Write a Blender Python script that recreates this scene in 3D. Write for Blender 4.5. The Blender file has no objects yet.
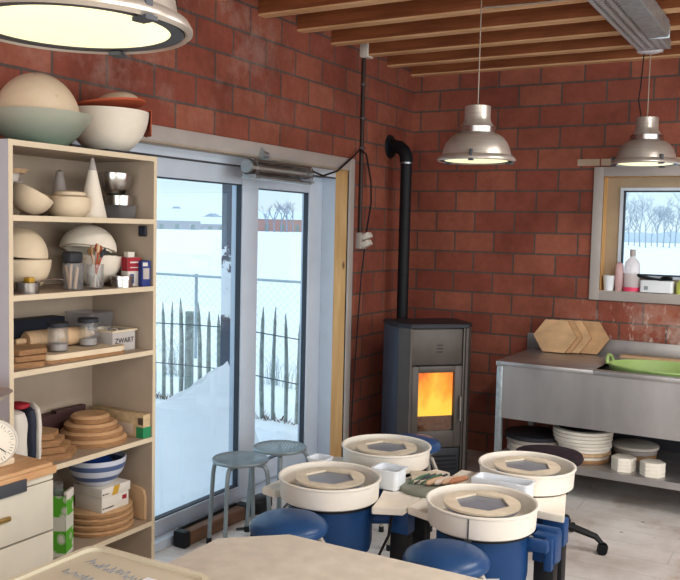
import bpy, bmesh, math, random
from mathutils import Matrix, Vector, noise
PI = math.pi
rnd = random.Random(11)
sc = bpy.context.scene
COL = sc.collection

# ------------------------------------------------------------------ helpers
def hx(s):
    s = s.lstrip('#')
    f = lambda v: v / 12.92 if v <= .04045 else ((v + .055) / 1.055) ** 2.4
    return tuple(f(int(s[i:i + 2], 16) / 255) for i in (0, 2, 4)) + (1,)

class B:
    """collects shapes (world or local coordinates) into one mesh"""
    def __init__(s): s.bm = bmesh.new(); s.m = Matrix()
    def _mv(s, vs, m=None):
        mm = s.m @ m if m is not None else s.m
        for v in vs: v.co = mm @ v.co
    def box(s, x0, x1, y0, y1, z0, z1, bev=0, seg=2, m=None):
        r = bmesh.ops.create_cube(s.bm, size=1); vs = r['verts']
        for v in vs:
            v.co = Vector(((x0 + x1) / 2 + v.co.x * (x1 - x0), (y0 + y1) / 2 + v.co.y * (y1 - y0), (z0 + z1) / 2 + v.co.z * (z1 - z0)))
        if bev:
            es = list({e for v in vs for e in v.link_edges})
            r = bmesh.ops.bevel(s.bm, geom=es, offset=bev, segments=seg, affect='EDGES', profile=.5)
            vs = list(set(r['verts']) | {v for v in vs if v.is_valid})
        s._mv(vs, m); return s
    def lathe(s, prof, seg=40, m=None, closed=False, sx=1, sy=1):
        rings = []
        for r, z in prof:
            if r < 1e-6: rings.append([s.bm.verts.new((0, 0, z))])
            else: rings.append([s.bm.verts.new((r * sx * math.cos(2 * PI * k / seg), r * sy * math.sin(2 * PI * k / seg), z)) for k in range(seg)])
        prs = list(zip(rings, rings[1:])) + ([(rings[-1], rings[0])] if closed else [])
        for a, b in prs:
            for k in range(seg):
                k2 = (k + 1) % seg
                if len(a) == 1 and len(b) == 1: continue
                if len(a) == 1: f = (a[0], b[k2], b[k])
                elif len(b) == 1: f = (a[k], a[k2], b[0])
                else: f = (a[k], a[k2], b[k2], b[k])
                try: s.bm.faces.new(f)
                except ValueError: pass
        s._mv([v for r in rings for v in r], m); return s
    def cyl(s, p0, p1, r, r2=None, seg=16):
        p0 = Vector(p0); p1 = Vector(p1); d = p1 - p0; L = d.length
        m = Matrix.Translation(p0) @ d.to_track_quat('Z', 'Y').to_matrix().to_4x4()
        return s.lathe([(0, 0), (r, 0), (r if r2 is None else r2, L), (0, L)], seg, m)
    def tube(s, pts, r, seg=8, cap=True):
        pts = [Vector(p) for p in pts]; n = len(pts); rings = []
        rr = r if isinstance(r, (list, tuple)) else [r] * n
        up = None
        for i, p in enumerate(pts):
            d = (pts[min(i + 1, n - 1)] - pts[max(i - 1, 0)]).normalized()
            if up is None:
                up = d.orthogonal().normalized()
            up = (up - d * up.dot(d))
            up = up.normalized() if up.length > 1e-6 else d.orthogonal().normalized()
            w = d.cross(up)
            rings.append([s.bm.verts.new(p + (up * math.cos(2 * PI * k / seg) + w * math.sin(2 * PI * k / seg)) * rr[i]) for k in range(seg)])
        for a, b in zip(rings, rings[1:]):
            for k in range(seg):
                s.bm.faces.new((a[k], a[(k + 1) % seg], b[(k + 1) % seg], b[k]))
        if cap:
            s.bm.faces.new(rings[0][::-1]); s.bm.faces.new(rings[-1])
        s._mv([v for q in rings for v in q]); return s
    def prism(s, poly, z0, z1, m=None, bev=0):
        a = [s.bm.verts.new((x, y, z0)) for x, y in poly]; b = [s.bm.verts.new((x, y, z1)) for x, y in poly]
        n = len(poly)
        fs = [s.bm.faces.new(a[::-1]), s.bm.faces.new(b)]
        for k in range(n): fs.append(s.bm.faces.new((a[k], a[(k + 1) % n], b[(k + 1) % n], b[k])))
        vs = a + b
        if bev:
            es = list({e for f in fs for e in f.edges})
            r = bmesh.ops.bevel(s.bm, geom=es, offset=bev, segments=2, affect='EDGES')
            vs = list(set(r['verts']) | {v for v in vs if v.is_valid})
        s._mv(vs, m); return s
    def quad(s, *ps):
        vs = [s.bm.verts.new(p) for p in ps]; s.bm.faces.new(vs); s._mv(vs); return s
    def ring(s, inner, outer, z0, z1, m=None):
        """flat ring between two polylines with equal vertex count"""
        n = len(inner)
        L = [[s.bm.verts.new((x, y, z)) for x, y in pl] for pl, z in ((inner, z0), (outer, z0), (outer, z1), (inner, z1))]
        for q in range(4):
            a, b = L[q], L[(q + 1) % 4]
            for k in range(n): s.bm.faces.new((a[k], a[(k + 1) % n], b[(k + 1) % n], b[k]))
        s._mv([v for l in L for v in l], m); return s

def T(x, y, z, rz=0, rx=0, ry=0):
    return Matrix.Translation((x, y, z)) @ Matrix.Rotation(rz, 4, 'Z') @ Matrix.Rotation(ry, 4, 'Y') @ Matrix.Rotation(rx, 4, 'X')

def wloc(o):
    p = Vector((0, 0, 0))
    while o: p += o.location; o = o.parent
    return p

EDGE = {}; EDGE_AX = Vector((0, 0, 1))
def add(name, b, mat, parent=None, ang=38, label=None, kind=None):
    bm = b.bm
    bmesh.ops.recalc_face_normals(bm, faces=bm.faces)
    me = bpy.data.meshes.new(name)
    if parent is not None: bmesh.ops.translate(bm, verts=bm.verts, vec=-wloc(parent))
    bm.to_mesh(me); bm.free()
    me.materials.append(mat)
    if mat.name in EDGE:
        me.materials.append(EDGE[mat.name])
        for p_ in me.polygons:
            if abs(p_.normal.dot(EDGE_AX)) < .5: p_.material_index = 1
    me.shade_smooth() if hasattr(me, 'shade_smooth') else None
    me.set_sharp_from_angle(angle=math.radians(ang))
    o = bpy.data.objects.new(name, me); COL.objects.link(o)
    if parent is not None: o.parent = parent
    if label: o['label'] = label
    if kind: o['kind'] = kind
    return o

def thing(name, label, cat, loc=(0, 0, 0), group=None, kind=None):
    o = bpy.data.objects.new(name, None); COL.objects.link(o); o.location = loc
    o.empty_display_size = .1
    tag(o, label, cat, group, kind); return o

def tag(o, label=None, cat=None, group=None, kind=None):
    if label: o['label'] = label
    if cat: o['category'] = cat
    if group: o['group'] = group
    if kind: o['kind'] = kind
    return o

def solo(name, b, mat, label, cat, loc, group=None, ang=38):
    """a thing that is one mesh, with its origin at loc"""
    bmesh.ops.translate(b.bm, verts=b.bm.verts, vec=-Vector(loc))
    o = add(name, b, mat, None, ang); o.location = loc
    return tag(o, label, cat, group)

def kids(o): return [c for c in bpy.data.objects if c.parent == o]

def dup(root, loc, rz=None, label=None, group=None):
    r = root.copy(); COL.objects.link(r); r.location = loc
    if rz is not None: r.rotation_euler = (0, 0, rz)
    if label: r['label'] = label
    if group: r['group'] = group
    for ch in kids(root):
        c = ch.copy(); COL.objects.link(c); c.parent = r
        for g in kids(ch):
            d = g.copy(); COL.objects.link(d); d.parent = c
    return r

def text_mesh(b, s, size, m, ext=.0004):
    cu = bpy.data.curves.new('txt', 'FONT'); cu.body = s; cu.size = size; cu.extrude = ext; cu.align_x = 'CENTER'; cu.align_y = 'CENTER'
    o = bpy.data.objects.new('txt', cu); COL.objects.link(o)
    dg = bpy.context.evaluated_depsgraph_get(); dg.update()
    me = bpy.data.meshes.new_from_object(o.evaluated_get(dg))
    me.transform(m); b.bm.from_mesh(me)
    bpy.data.objects.remove(o); bpy.data.curves.remove(cu); bpy.data.meshes.remove(me)
    return b

def hexa(r, rot=0, flat=1.0): return [(r * math.cos(PI / 3 * k + rot), flat * r * math.sin(PI / 3 * k + rot)) for k in range(6)]

# ------------------------------------------------------------------ materials
def new_mat(name):
    m = bpy.data.materials.new(name); m.use_nodes = True
    nt = m.node_tree; nt.nodes.clear()
    out = nt.nodes.new('ShaderNodeOutputMaterial')
    return m, nt, out
def N(nt, t, **kw):
    n = nt.nodes.new('ShaderNode' + t)
    for k, v in kw.items():
        if k.startswith('i_'):
            key = k[2:]
            n.inputs[int(key) if key.isdigit() else key.replace('_', ' ')].default_value = v
        else: setattr(n, k, v)
    return n
def pbr(nt, out, rough=.6, metal=0, spec=.4):
    p = N(nt, 'BsdfPrincipled'); p.inputs['Roughness'].default_value = rough; p.inputs['Metallic'].default_value = metal
    p.inputs['Specular IOR Level'].default_value = spec
    nt.links.new(p.outputs[0], out.inputs[0]); return p
def mixc(nt, fac, a, b, mode='MIX'):
    n = nt.nodes.new('ShaderNodeMix'); n.data_type = 'RGBA'; n.blend_type = mode
    for sock, v in ((n.inputs[0], fac), (n.inputs[6], a), (n.inputs[7], b)):
        if isinstance(v, bpy.types.NodeSocket): nt.links.new(v, sock)
        else: sock.default_value = v
    return n.outputs[2]
def math_(nt, op, a, b=0.0, clamp=False):
    n = nt.nodes.new('ShaderNodeMath'); n.operation = op; n.use_clamp = clamp
    for sock, v in ((n.inputs[0], a), (n.inputs[1], b)):
        if isinstance(v, bpy.types.NodeSocket): nt.links.new(v, sock)
        else: sock.default_value = v
    return n.outputs[0]
def ramp(nt, fac, stops):
    n = nt.nodes.new('ShaderNodeValToRGB'); nt.links.new(fac, n.inputs[0])
    e = n.color_ramp.elements
    e[0].position, e[0].color = stops[0]; e[1].position, e[1].color = stops[-1]
    for p, c in stops[1:-1]:
        q = e.new(p); q.color = c
    return n.outputs[0]
def bump(nt, p, h, strength=.3, dist=.01):
    b = N(nt, 'Bump'); b.inputs['Strength'].default_value = strength; b.inputs['Distance'].default_value = dist
    nt.links.new(h, b.inputs['Height']); nt.links.new(b.outputs[0], p.inputs['Normal'])
def coords(nt, scale=(1, 1, 1)):
    tc = N(nt, 'TexCoord'); mp = N(nt, 'Mapping'); mp.inputs['Scale'].default_value = scale
    nt.links.new(tc.outputs['Object'], mp.inputs[0]); return mp.outputs[0]
def noise_(nt, vec, scale=5, detail=4, rough=.55):
    n = N(nt, 'TexNoise'); n.inputs['Scale'].default_value = scale; n.inputs['Detail'].default_value = detail; n.inputs['Roughness'].default_value = rough
    nt.links.new(vec, n.inputs['Vector']); return n.outputs[0]
WH = (1, 1, 1, 1); BK = (0, 0, 0, 1)

def M(name, col, rough=.6, metal=0, var=.12, scale=9, bmp=.0, bscale=80, spec=.4, stretch=(1, 1, 1), col2=None, aniso=0):
    m, nt, out = new_mat(name); p = pbr(nt, out, rough, metal, spec)
    c = hx(col) if isinstance(col, str) else col
    v = coords(nt, stretch); n = noise_(nt, v, scale)
    d = hx(col2) if col2 else tuple(x * (1 - var) for x in c[:3]) + (1,)
    l = c if col2 else tuple(min(1, x * (1 + var * .6)) for x in c[:3]) + (1,)
    nt.links.new(ramp(nt, n, [(.3, d), (.7, l)]), p.inputs['Base Color'])
    if bmp: bump(nt, p, noise_(nt, v, bscale, 3), bmp, .004)
    return m

def wood(name, c1, c2, stretch=(1, 12, 12), scale=3, rough=.6, knots=True, bmp=.1):
    m, nt, out = new_mat(name); p = pbr(nt, out, rough)
    v = coords(nt, stretch); n = noise_(nt, v, scale, 6, .6)
    col = ramp(nt, n, [(.32, hx(c1)), (.68, hx(c2))])
    if knots:
        v2 = coords(nt, tuple(1.0 if s < 2 else 2.6 for s in stretch))
        vo = N(nt, 'TexVoronoi'); vo.inputs['Scale'].default_value = 2.2; nt.links.new(v2, vo.inputs['Vector'])
        k = ramp(nt, vo.outputs['Distance'], [(.03, (.16, .07, .03, 1)), (.075, WH)])
        col = mixc(nt, .8, col, k, 'MULTIPLY')
    nt.links.new(col, p.inputs['Base Color'])
    if bmp: bump(nt, p, n, bmp, .004)
    return m

def brick(name, axis):
    m, nt, out = new_mat(name); p = pbr(nt, out, .82, 0, .25)
    tc = N(nt, 'TexCoord'); sp = N(nt, 'SeparateXYZ'); nt.links.new(tc.outputs['Object'], sp.inputs[0])
    cb = N(nt, 'CombineXYZ')
    W, RH = .3035, .1485
    u0 = 2.404 + W * .5 + W * 40 if axis == 0 else -.05 + W * 40
    nt.links.new(math_(nt, 'ADD', sp.outputs[axis], u0), cb.inputs[0])
    nt.links.new(math_(nt, 'ADD', sp.outputs[2], -1.775 + RH * 20), cb.inputs[1])
    ns = noise_(nt, tc.outputs['Object'], 14, 3)
    wob = N(nt, 'VectorMath', operation='MULTIPLY_ADD')
    nz = N(nt, 'TexNoise'); nz.inputs['Scale'].default_value = 6; nt.links.new(tc.outputs['Object'], nz.inputs['Vector'])
    nt.links.new(nz.outputs['Color'], wob.inputs[0]); wob.inputs[1].default_value = (.007, .007, 0)
    nt.links.new(cb.outputs[0], wob.inputs[2])
    bt = N(nt, 'TexBrick', offset=.5, offset_frequency=2, squash=1)
    bt.inputs['Scale'].default_value = 1; bt.inputs['Brick Width'].default_value = W; bt.inputs['Row Height'].default_value = RH
    bt.inputs['Mortar Size'].default_value = .0072; bt.inputs['Mortar Smooth'].default_value = .25; bt.inputs['Bias'].default_value = -.1
    bt.inputs['Color1'].default_value = hx('#955546'); bt.inputs['Color2'].default_value = hx('#aa6b56'); bt.inputs['Mortar'].default_value = hx('#6a5d57')
    nt.links.new(wob.outputs[0], bt.inputs['Vector'])
    col = bt.outputs['Color']
    n1 = noise_(nt, tc.outputs['Object'], 2.6, 6, .65)
    col = mixc(nt, .75, col, ramp(nt, n1, [(.3, (.55, .5, .5, 1)), (.62, (1, 1, 1, 1))]), 'MULTIPLY')
    n2 = noise_(nt, tc.outputs['Object'], 30, 4, .7)
    col = mixc(nt, .35, col, ramp(nt, n2, [(.35, (.6, .6, .6, 1)), (.65, (1.0, 1.0, 1.0, 1))]), 'MULTIPLY')
    # lime bloom: pale patches high on the wall / plaster splashes behind the sink
    n3 = noise_(nt, tc.outputs['Object'], 3.4, 6, .72)
    patch = ramp(nt, n3, [(.5, BK), (.7, WH)])
    if axis == 1:
        zone = math_(nt, 'MULTIPLY', math_(nt, 'SUBTRACT', sp.outputs[2], 1.95, True), math_(nt, 'MULTIPLY', math_(nt, 'SUBTRACT', 4.9, sp.outputs[1]), .55, True))
    else:
        zone = math_(nt, 'MULTIPLY', math_(nt, 'MULTIPLY', math_(nt, 'SUBTRACT', 1.35, sp.outputs[2]), 2.5, True), math_(nt, 'MULTIPLY', math_(nt, 'ADD', sp.outputs[0], 1.75), 1.3, True))
    col = mixc(nt, math_(nt, 'MULTIPLY', patch, math_(nt, 'MULTIPLY', zone, .95)), col, hx('#bba79d'))
    if axis == 0:
        v = N(nt, 'Mapping'); v.inputs['Scale'].default_value = (26, 26, 9); nt.links.new(tc.outputs['Object'], v.inputs[0])
        spl = ramp(nt, noise_(nt, v.outputs[0], 1.0, 3, .6), [(.60, BK), (.66, WH)])
        col = mixc(nt, math_(nt, 'MULTIPLY', spl, math_(nt, 'MULTIPLY', zone, .7)), col, hx('#cfc0b6'))
    nt.links.new(col, p.inputs['Base Color'])
    h = math_(nt, 'SUBTRACT', math_(nt, 'MULTIPLY', n2, .25), bt.outputs['Fac'])
    bump(nt, p, h, .55, .006)
    return m

def glassy(name, tint=(1, 1, 1, 1), refl=.06, rough=.02, fr=.5, milk=0.0, milkcol=(.9, .9, .9, 1)):
    m, nt, out = new_mat(name)
    tr = N(nt, 'BsdfTransparent'); tr.inputs[0].default_value = tint
    gl = N(nt, 'BsdfGlossy'); gl.inputs['Roughness'].default_value = rough
    lw = N(nt, 'LayerWeight'); lw.inputs[0].default_value = .25
    f = math_(nt, 'ADD', math_(nt, 'MULTIPLY', lw.outputs['Fresnel'], fr), refl, True)
    mx = N(nt, 'MixShader'); nt.links.new(f, mx.inputs[0]); nt.links.new(tr.outputs[0], mx.inputs[1]); nt.links.new(gl.outputs[0], mx.inputs[2])
    o = mx.outputs[0]
    if milk:
        df = N(nt, 'BsdfDiffuse'); df.inputs[0].default_value = milkcol
        m2 = N(nt, 'MixShader'); m2.inputs[0].default_value = milk
        nt.links.new(o, m2.inputs[1]); nt.links.new(df.outputs[0], m2.inputs[2]); o = m2.outputs[0]
    nt.links.new(o, out.inputs[0]); return m

def emis(name, col, st):
    m, nt, out = new_mat(name); p = pbr(nt, out, .4)
    p.inputs['Base Color'].default_value = col; p.inputs['Emission Color'].default_value = col; p.inputs['Emission Strength'].default_value = st
    return m

MT = {}
MT['brick_l'] = brick('brick left', 1); MT['brick_b'] = brick('brick back', 0)
MT['beam'] = wood('beam wood', '#784325', '#a0623a', (1, 12, 12), 2.2, .65)
MT['beamlit'] = wood('beam lit underside', '#c79a6c', '#e6c29a', (1, 12, 12), 2.2, .65, False)  # paler copy for beam undersides: the light from below is painted in
MT['deck'] = wood('ceiling boards', '#7d4a2c', '#9a6038', (12, 1, 12), 2, .7)
MT['lining'] = wood('lining pine', '#c99a62', '#dfb983', (10, 10, 1), 2.2, .55)
MT['lining_h'] = M('header lining', '#b3a08a', .6, var=.1)
MT['casing'] = M('casing paint', '#b0a9a4', .55, var=.06)
MT['upvc'] = M('white frame', '#c6d1de', .35, var=.04)
MT['gasket'] = M('black gasket', '#3a424c', .5)
MT['alu'] = M('aluminium', '#9aa0a6', .35, .9)
MT['pane'] = glassy('window pane', (.97, .99, 1, 1), .012, .02, .12)
MT['lam'] = M('cream laminate', '#b5a593', .5, var=.06)
MT['lamedge'] = M('beige edging', '#d4c5ab', .5, var=.05)
MT['lamdaylit'] = M('daylit laminate side', '#ccd2da', .5, var=.04)  # cream laminate with the daylight on this side painted in as bluish white
MT['plaster'] = M('plaster', '#dccbb0', .85, var=.1, bmp=.15, bscale=30)
MT['plaster2'] = M('white plaster', '#e4dccd', .8, var=.08, bmp=.1, bscale=30)
MT['slate'] = M('dark slate', '#34363c', .6)
MT['steel'] = M('brushed steel', '#c9cacc', .28, 1, var=.12, stretch=(1, 1, 14))
MT['shade'] = M('lamp shade steel', '#cdc6bd', .3, .6, var=.1, stretch=(1, 1, 14))
MT['chrome'] = M('polished steel', '#b9b7b4', .25, 1, var=.1)
MT['sinksteel'] = M('sink steel', '#b9b6b5', .4, .8, var=.2, scale=3, stretch=(1.4, 4, .5), bmp=.04)
MT['galv'] = M('galvanised steel', '#b9c2c6', .4, .75, var=.2, scale=25)
MT['bisque'] = M('birch ply', '#cba982', .6, var=.22, scale=7, stretch=(1, 6, 1))
MT['bisque2'] = M('pale ply', '#d3b591', .6, var=.2, scale=7, stretch=(1, 6, 1))
MT['ply'] = M('hex board ply', '#c49f78', .6, var=.25, scale=9)
MT['cream'] = M('cream board', '#ebe5d9', .6, var=.1)
MT['pan'] = M('pan plastic', '#e6e0d5', .42, var=.05)
MT['panw'] = M('white plastic', '#e6ebf0', .4, var=.04)
MT['batring'] = M('bat ring', '#d6cab5', .65, var=.14, scale=12)
MT['wheelhead'] = M('wheel head', '#8f959f', .3, .15, var=.2, scale=6)
MT['blue'] = M('blue enamel', '#1c4779', .4, var=.12)
MT['vinyl'] = M('blue vinyl', '#2a4f7c', .34, var=.14, bmp=.06, bscale=120)
MT['black'] = M('black paint', '#17181b', .5)
MT['blackgloss'] = M('black enamel', '#0d0e12', .4)
MT['pipe'] = M('flue black', '#14161c', .6, var=.2)
MT['greymetal'] = M('grey painted tube', '#97a2a6', .4, .3, var=.1)
MT['beigemetal'] = M('beige painted tube', '#b9b2a6', .4, .2)
MT['stove'] = M('stove grey', '#5a5450', .45, .35, var=.1)
MT['stovedark'] = M('stove dark', '#33343a', .45, .3, var=.1)
MT['stoveside'] = M('stove side', '#454b58', .5, .2, var=.1)
MT['pottop'] = M('worktable top', '#cfc8ba', .5, var=.12, scale=16, bmp=.06, bscale=140)
MT['board'] = wood('cabinet wood', '#bd9066', '#d6b48c', (12, 2, 12), 2.2, .5, False, .03)
MT['cabinet'] = M('cabinet cream', '#c9c3b4', .5, var=.05)
MT['handlegrey'] = M('handle grey', '#4a4c52', .5)
MT['brass'] = M('brass', '#b79a62', .35, .8)
MT['green'] = M('lime plastic', '#a2bd78', .45, var=.1)
MT['snow'] = M('snow', '#eef3f8', .9, var=.03, scale=3, bmp=.3, bscale=9, spec=.1)
MT['picket'] = M('weathered chestnut', '#9aa5a2', .9, var=.35, scale=20)
MT['palewire'] = M('galvanised fence tube', '#a7b6bd', .6); MT['wire'] = M('wire', '#5d676b', .6, .3)
MT['paper'] = M('paper white', '#d6d0c6', .7, var=.04)
MT['red'] = M('red card', '#a02735', .6)
MT['bluecard'] = M('blue card', '#2b3c7d', .55)
MT['navy'] = M('navy card', '#262c3d', .6)
MT['ink'] = M('ink', '#241c22', .6)
MT['yellow'] = M('yellow', '#c9a039', .6)
MT['terracotta'] = M('terracotta', '#b0583a', .8, var=.15)
MT['brownwood'] = wood('brown wood', '#5d4231', '#7a5a44', (12, 2, 12), 3, .6, False)
MT['jar'] = glassy('jar glass', (.94, .945, .95, 1), .03, .15, .2, .05, (.75, .77, .8, 1))
MT['clearplastic'] = glassy('clear plastic', (.93, .93, .94, 1), .02, .3, .15, .08, (.6, .62, .65, 1))
MT['milky'] = glassy('milky plastic', (.95, .92, .9, 1), .03, .4, .2, .4, (.85, .84, .82, 1))
MT['lidplastic'] = glassy('lid plastic', (.9, .88, .82, 1), .08, .2, .5, .55, (.84, .79, .64, 1))
MT['pinkliquid'] = M('pink liquid', '#e2476f', .3)
MT['grout'] = M('clay smear', '#8b8f83', .8, var=.2)
MT['clay'] = M('soft clay', '#cbac90', .8, var=.15)
MT['claywhite'] = M('pale clay', '#cfc0b2', .8, var=.1)
MT['greenwood'] = M('green handle', '#4d6f57', .6)
MT['cord'] = M('black cord', '#15151a', .6)
MT['greycord'] = M('grey cord', '#a99a8b', .6)
MT['winframe'] = M('beige window frame', '#a8977f', .5, var=.06)
EDGE.update({MT['bisque'].name: M('ply edge', '#a37e59', .75, var=.3, scale=30, stretch=(1, 1, 8)), MT['ply'].name: M('hex ply edge', '#a07a55', .75, var=.3, scale=30, stretch=(1, 1, 8))})
MT['rolled'] = M('reddish clay', '#bf8a6c', .8); MT['conduit'] = M('conduit brown', '#40312c', .5)
MT['foot'] = M('rubber foot', '#222428', .8)

# scattered speckles on the big plaster dome
def speckled():
    m, nt, out = new_mat('speckled plaster'); p = pbr(nt, out, .85)
    v = coords(nt); vo = N(nt, 'TexVoronoi'); vo.inputs['Scale'].default_value = 26; nt.links.new(v, vo.inputs['Vector'])
    k = math_(nt, 'MULTIPLY', ramp(nt, vo.outputs['Distance'], [(.12, WH), (.22, BK)]), ramp(nt, noise_(nt, v, 6), [(.48, BK), (.6, WH)]))
    base = ramp(nt, noise_(nt, v, 5), [(.3, hx('#d2bd9e')), (.7, hx('#e2d2b8'))])
    nt.links.new(mixc(nt, math_(nt, 'MULTIPLY', k, .55), base, hx('#9a7a4e')), p.inputs['Base Color'])
    return m
MT['speckle'] = speckled()
def striped():
    m, nt, out = new_mat('striped glaze'); p = pbr(nt, out, .3)
    tc = N(nt, 'TexCoord'); sp = N(nt, 'SeparateXYZ'); nt.links.new(tc.outputs['Object'], sp.inputs[0])
    f = math_(nt, 'FRACT', math_(nt, 'MULTIPLY', sp.outputs[2], 22))
    nt.links.new(mixc(nt, math_(nt, 'GREATER_THAN', f, .55), hx('#c7cbd6'), hx('#56678c')), p.inputs['Base Color'])
    return m
MT['striped'] = striped()
def glazegreen():
    m, nt, out = new_mat('celadon glaze'); p = pbr(nt, out, .35)
    tc = N(nt, 'TexCoord'); sp = N(nt, 'SeparateXYZ'); nt.links.new(tc.outputs['Object'], sp.inputs[0])
    h = math_(nt, 'ADD', math_(nt, 'MULTIPLY', sp.outputs[2], 9), math_(nt, 'MULTIPLY', noise_(nt, tc.outputs['Object'], 9), .3))
    nt.links.new(ramp(nt, h, [(.15, hx('#5d7567')), (.5, hx('#7f8a7d')), (1, hx('#a3a597'))]), p.inputs['Base Color'])
    return m
MT['celadon'] = glazegreen()
def circles():
    m, nt, out = new_mat('green circles print'); p = pbr(nt, out, .6)
    tc = N(nt, 'TexCoord'); sp = N(nt, 'SeparateXYZ'); nt.links.new(tc.outputs['Object'], sp.inputs[0])
    vo = N(nt, 'TexVoronoi'); vo.inputs['Scale'].default_value = 26; nt.links.new(tc.outputs['Object'], vo.inputs['Vector'])
    rings = ramp(nt, vo.outputs['Distance'], [(.27, BK), (.3, WH), (.45, WH), (.48, BK)])
    disc = ramp(nt, vo.outputs['Distance'], [(.42, BK), (.46, WH)])
    z = sp.outputs[2]
    band = math_(nt, 'ADD', math_(nt, 'LESS_THAN', math_(nt, 'ABSOLUTE', math_(nt, 'SUBTRACT', z, .20)), .045), math_(nt, 'LESS_THAN', math_(nt, 'ABSOLUTE', math_(nt, 'SUBTRACT', z, .06)), .042), True)
    g = math_(nt, 'MULTIPLY', band, math_(nt, 'MAXIMUM', math_(nt, 'MULTIPLY', rings, .45), disc))
    nt.links.new(mixc(nt, g, hx('#c9c9bc'), hx('#58a22e')), p.inputs['Base Color'])
    return m
MT['circles'] = circles()
def perforated(name, base, pitch, rad, rough=.4, metal=.4):
    m, nt, out = new_mat(name); p = pbr(nt, out, rough, metal); p.inputs['Base Color'].default_value = hx(base)
    tc = N(nt, 'TexCoord'); sp = N(nt, 'SeparateXYZ'); nt.links.new(tc.outputs['Object'], sp.inputs[0])
    d = []
    for ax in (0, 1):
        f = math_(nt, 'SUBTRACT', math_(nt, 'FRACT', math_(nt, 'ADD', math_(nt, 'DIVIDE', sp.outputs[ax], pitch), 100)), .5)
        d.append(math_(nt, 'MULTIPLY', f, f))
    hole = math_(nt, 'LESS_THAN', math_(nt, 'SQRT', math_(nt, 'ADD', d[0], d[1])), rad)
    geo = N(nt, 'NewGeometry'); sn = N(nt, 'SeparateXYZ'); nt.links.new(geo.outputs['Normal'], sn.inputs[0])
    hole = math_(nt, 'MULTIPLY', hole, math_(nt, 'GREATER_THAN', math_(nt, 'ABSOLUTE', sn.outputs[2]), .8))
    tr = N(nt, 'BsdfTransparent'); mx = N(nt, 'MixShader')
    nt.links.new(hole, mx.inputs[0]); nt.links.new(p.outputs[0], mx.inputs[1]); nt.links.new(tr.outputs[0], mx.inputs[2]); nt.links.new(mx.outputs[0], out.inputs[0])
    return m
MT['perfseat'] = perforated('perforated seat', '#9aa6aa', .016, .33)
MT['perftray'] = perforated('perforated tray', '#d3dade', .042, .28, .45, .5)
def fire():
    m, nt, out = new_mat('flames'); tc = N(nt, 'TexCoord'); sp = N(nt, 'SeparateXYZ'); nt.links.new(tc.outputs['Object'], sp.inputs[0])
    mp = N(nt, 'Mapping'); mp.inputs['Scale'].default_value = (1.3, 1, .7); nt.links.new(tc.outputs['Object'], mp.inputs[0])
    n = noise_(nt, mp.outputs[0], 9, 5, .6)
    h = math_(nt, 'MULTIPLY', math_(nt, 'SUBTRACT', sp.outputs[2], .43), 1.9)
    x2 = math_(nt, 'MULTIPLY', math_(nt, 'ABSOLUTE', math_(nt, 'ADD', sp.outputs[0], .01)), 1.9)
    f = math_(nt, 'SUBTRACT', math_(nt, 'SUBTRACT', math_(nt, 'ADD', n, .45), h), x2, True)
    c = ramp(nt, f, [(0.0, (.25, .05, .01, 1)), (.15, (.75, .17, .01, 1)), (.38, (1, .34, .015, 1)), (.75, (1, .62, .07, 1))])
    e = N(nt, 'Emission'); e.inputs[1].default_value = 1.1; nt.links.new(c, e.inputs[0]); nt.links.new(e.outputs[0], out.inputs[0])
    return m
MT['fire'] = fire()
MT['lens'] = emis('lamp lens', (1, .96, .62, 1), .56)
def floor_mat():
    m, nt, out = new_mat('dusty floor'); p = pbr(nt, out, .55)
    tc = N(nt, 'TexCoord')
    c = ramp(nt, noise_(nt, tc.outputs['Object'], 1.7, 7, .65), [(.3, hx('#b5aca4')), (.62, hx('#dad7d4'))])
    st = ramp(nt, noise_(nt, tc.outputs['Object'], 3.1, 6, .7), [(.52, BK), (.7, WH)])
    c = mixc(nt, math_(nt, 'MULTIPLY', st, .5), c, hx('#96704f'))
    vo = N(nt, 'TexVoronoi'); vo.inputs['Scale'].default_value = 7; nt.links.new(tc.outputs['Object'], vo.inputs['Vector'])
    sp = math_(nt, 'MULTIPLY', ramp(nt, vo.outputs['Distance'], [(.06, WH), (.1, BK)]), ramp(nt, noise_(nt, tc.outputs['Object'], 2), [(.5, BK), (.58, WH)]))
    c = mixc(nt, math_(nt, 'MULTIPLY', sp, .6), c, hx('#5d5049'))
    bt = N(nt, 'TexBrick', offset=.5, offset_frequency=2); bt.inputs['Scale'].default_value = 1; bt.inputs['Brick Width'].default_value = 1.2; bt.inputs['Row Height'].default_value = .2
    bt.inputs['Mortar Size'].default_value = .003; nt.links.new(tc.outputs['Object'], bt.inputs['Vector'])
    c = mixc(nt, math_(nt, 'MULTIPLY', bt.outputs['Fac'], .35), c, hx('#8b8178'))
    nt.links.new(c, p.inputs['Base Color']); return m
MT['floor'] = floor_mat()
def post_mat():
    m, nt, out = new_mat('post with stuck snow'); p = pbr(nt, out, .7)
    tc = N(nt, 'TexCoord'); sp = N(nt, 'SeparateXYZ'); nt.links.new(tc.outputs['Object'], sp.inputs[0])
    n = noise_(nt, tc.outputs['Object'], 9, 6, .7)
    z = sp.outputs[2]
    zone = math_(nt, 'SUBTRACT', 1.0, math_(nt, 'MULTIPLY', math_(nt, 'ABSOLUTE', math_(nt, 'SUBTRACT', z, 1.46)), 2.2), True)
    f = ramp(nt, math_(nt, 'ADD', math_(nt, 'MULTIPLY', n, .9), math_(nt, 'MULTIPLY', zone, .45)), [(.68, BK), (.72, WH)])
    nt.links.new(mixc(nt, f, hx('#5b626f'), hx('#e8f0f6')), p.inputs['Base Color']); return m
MT['post'] = post_mat()

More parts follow.
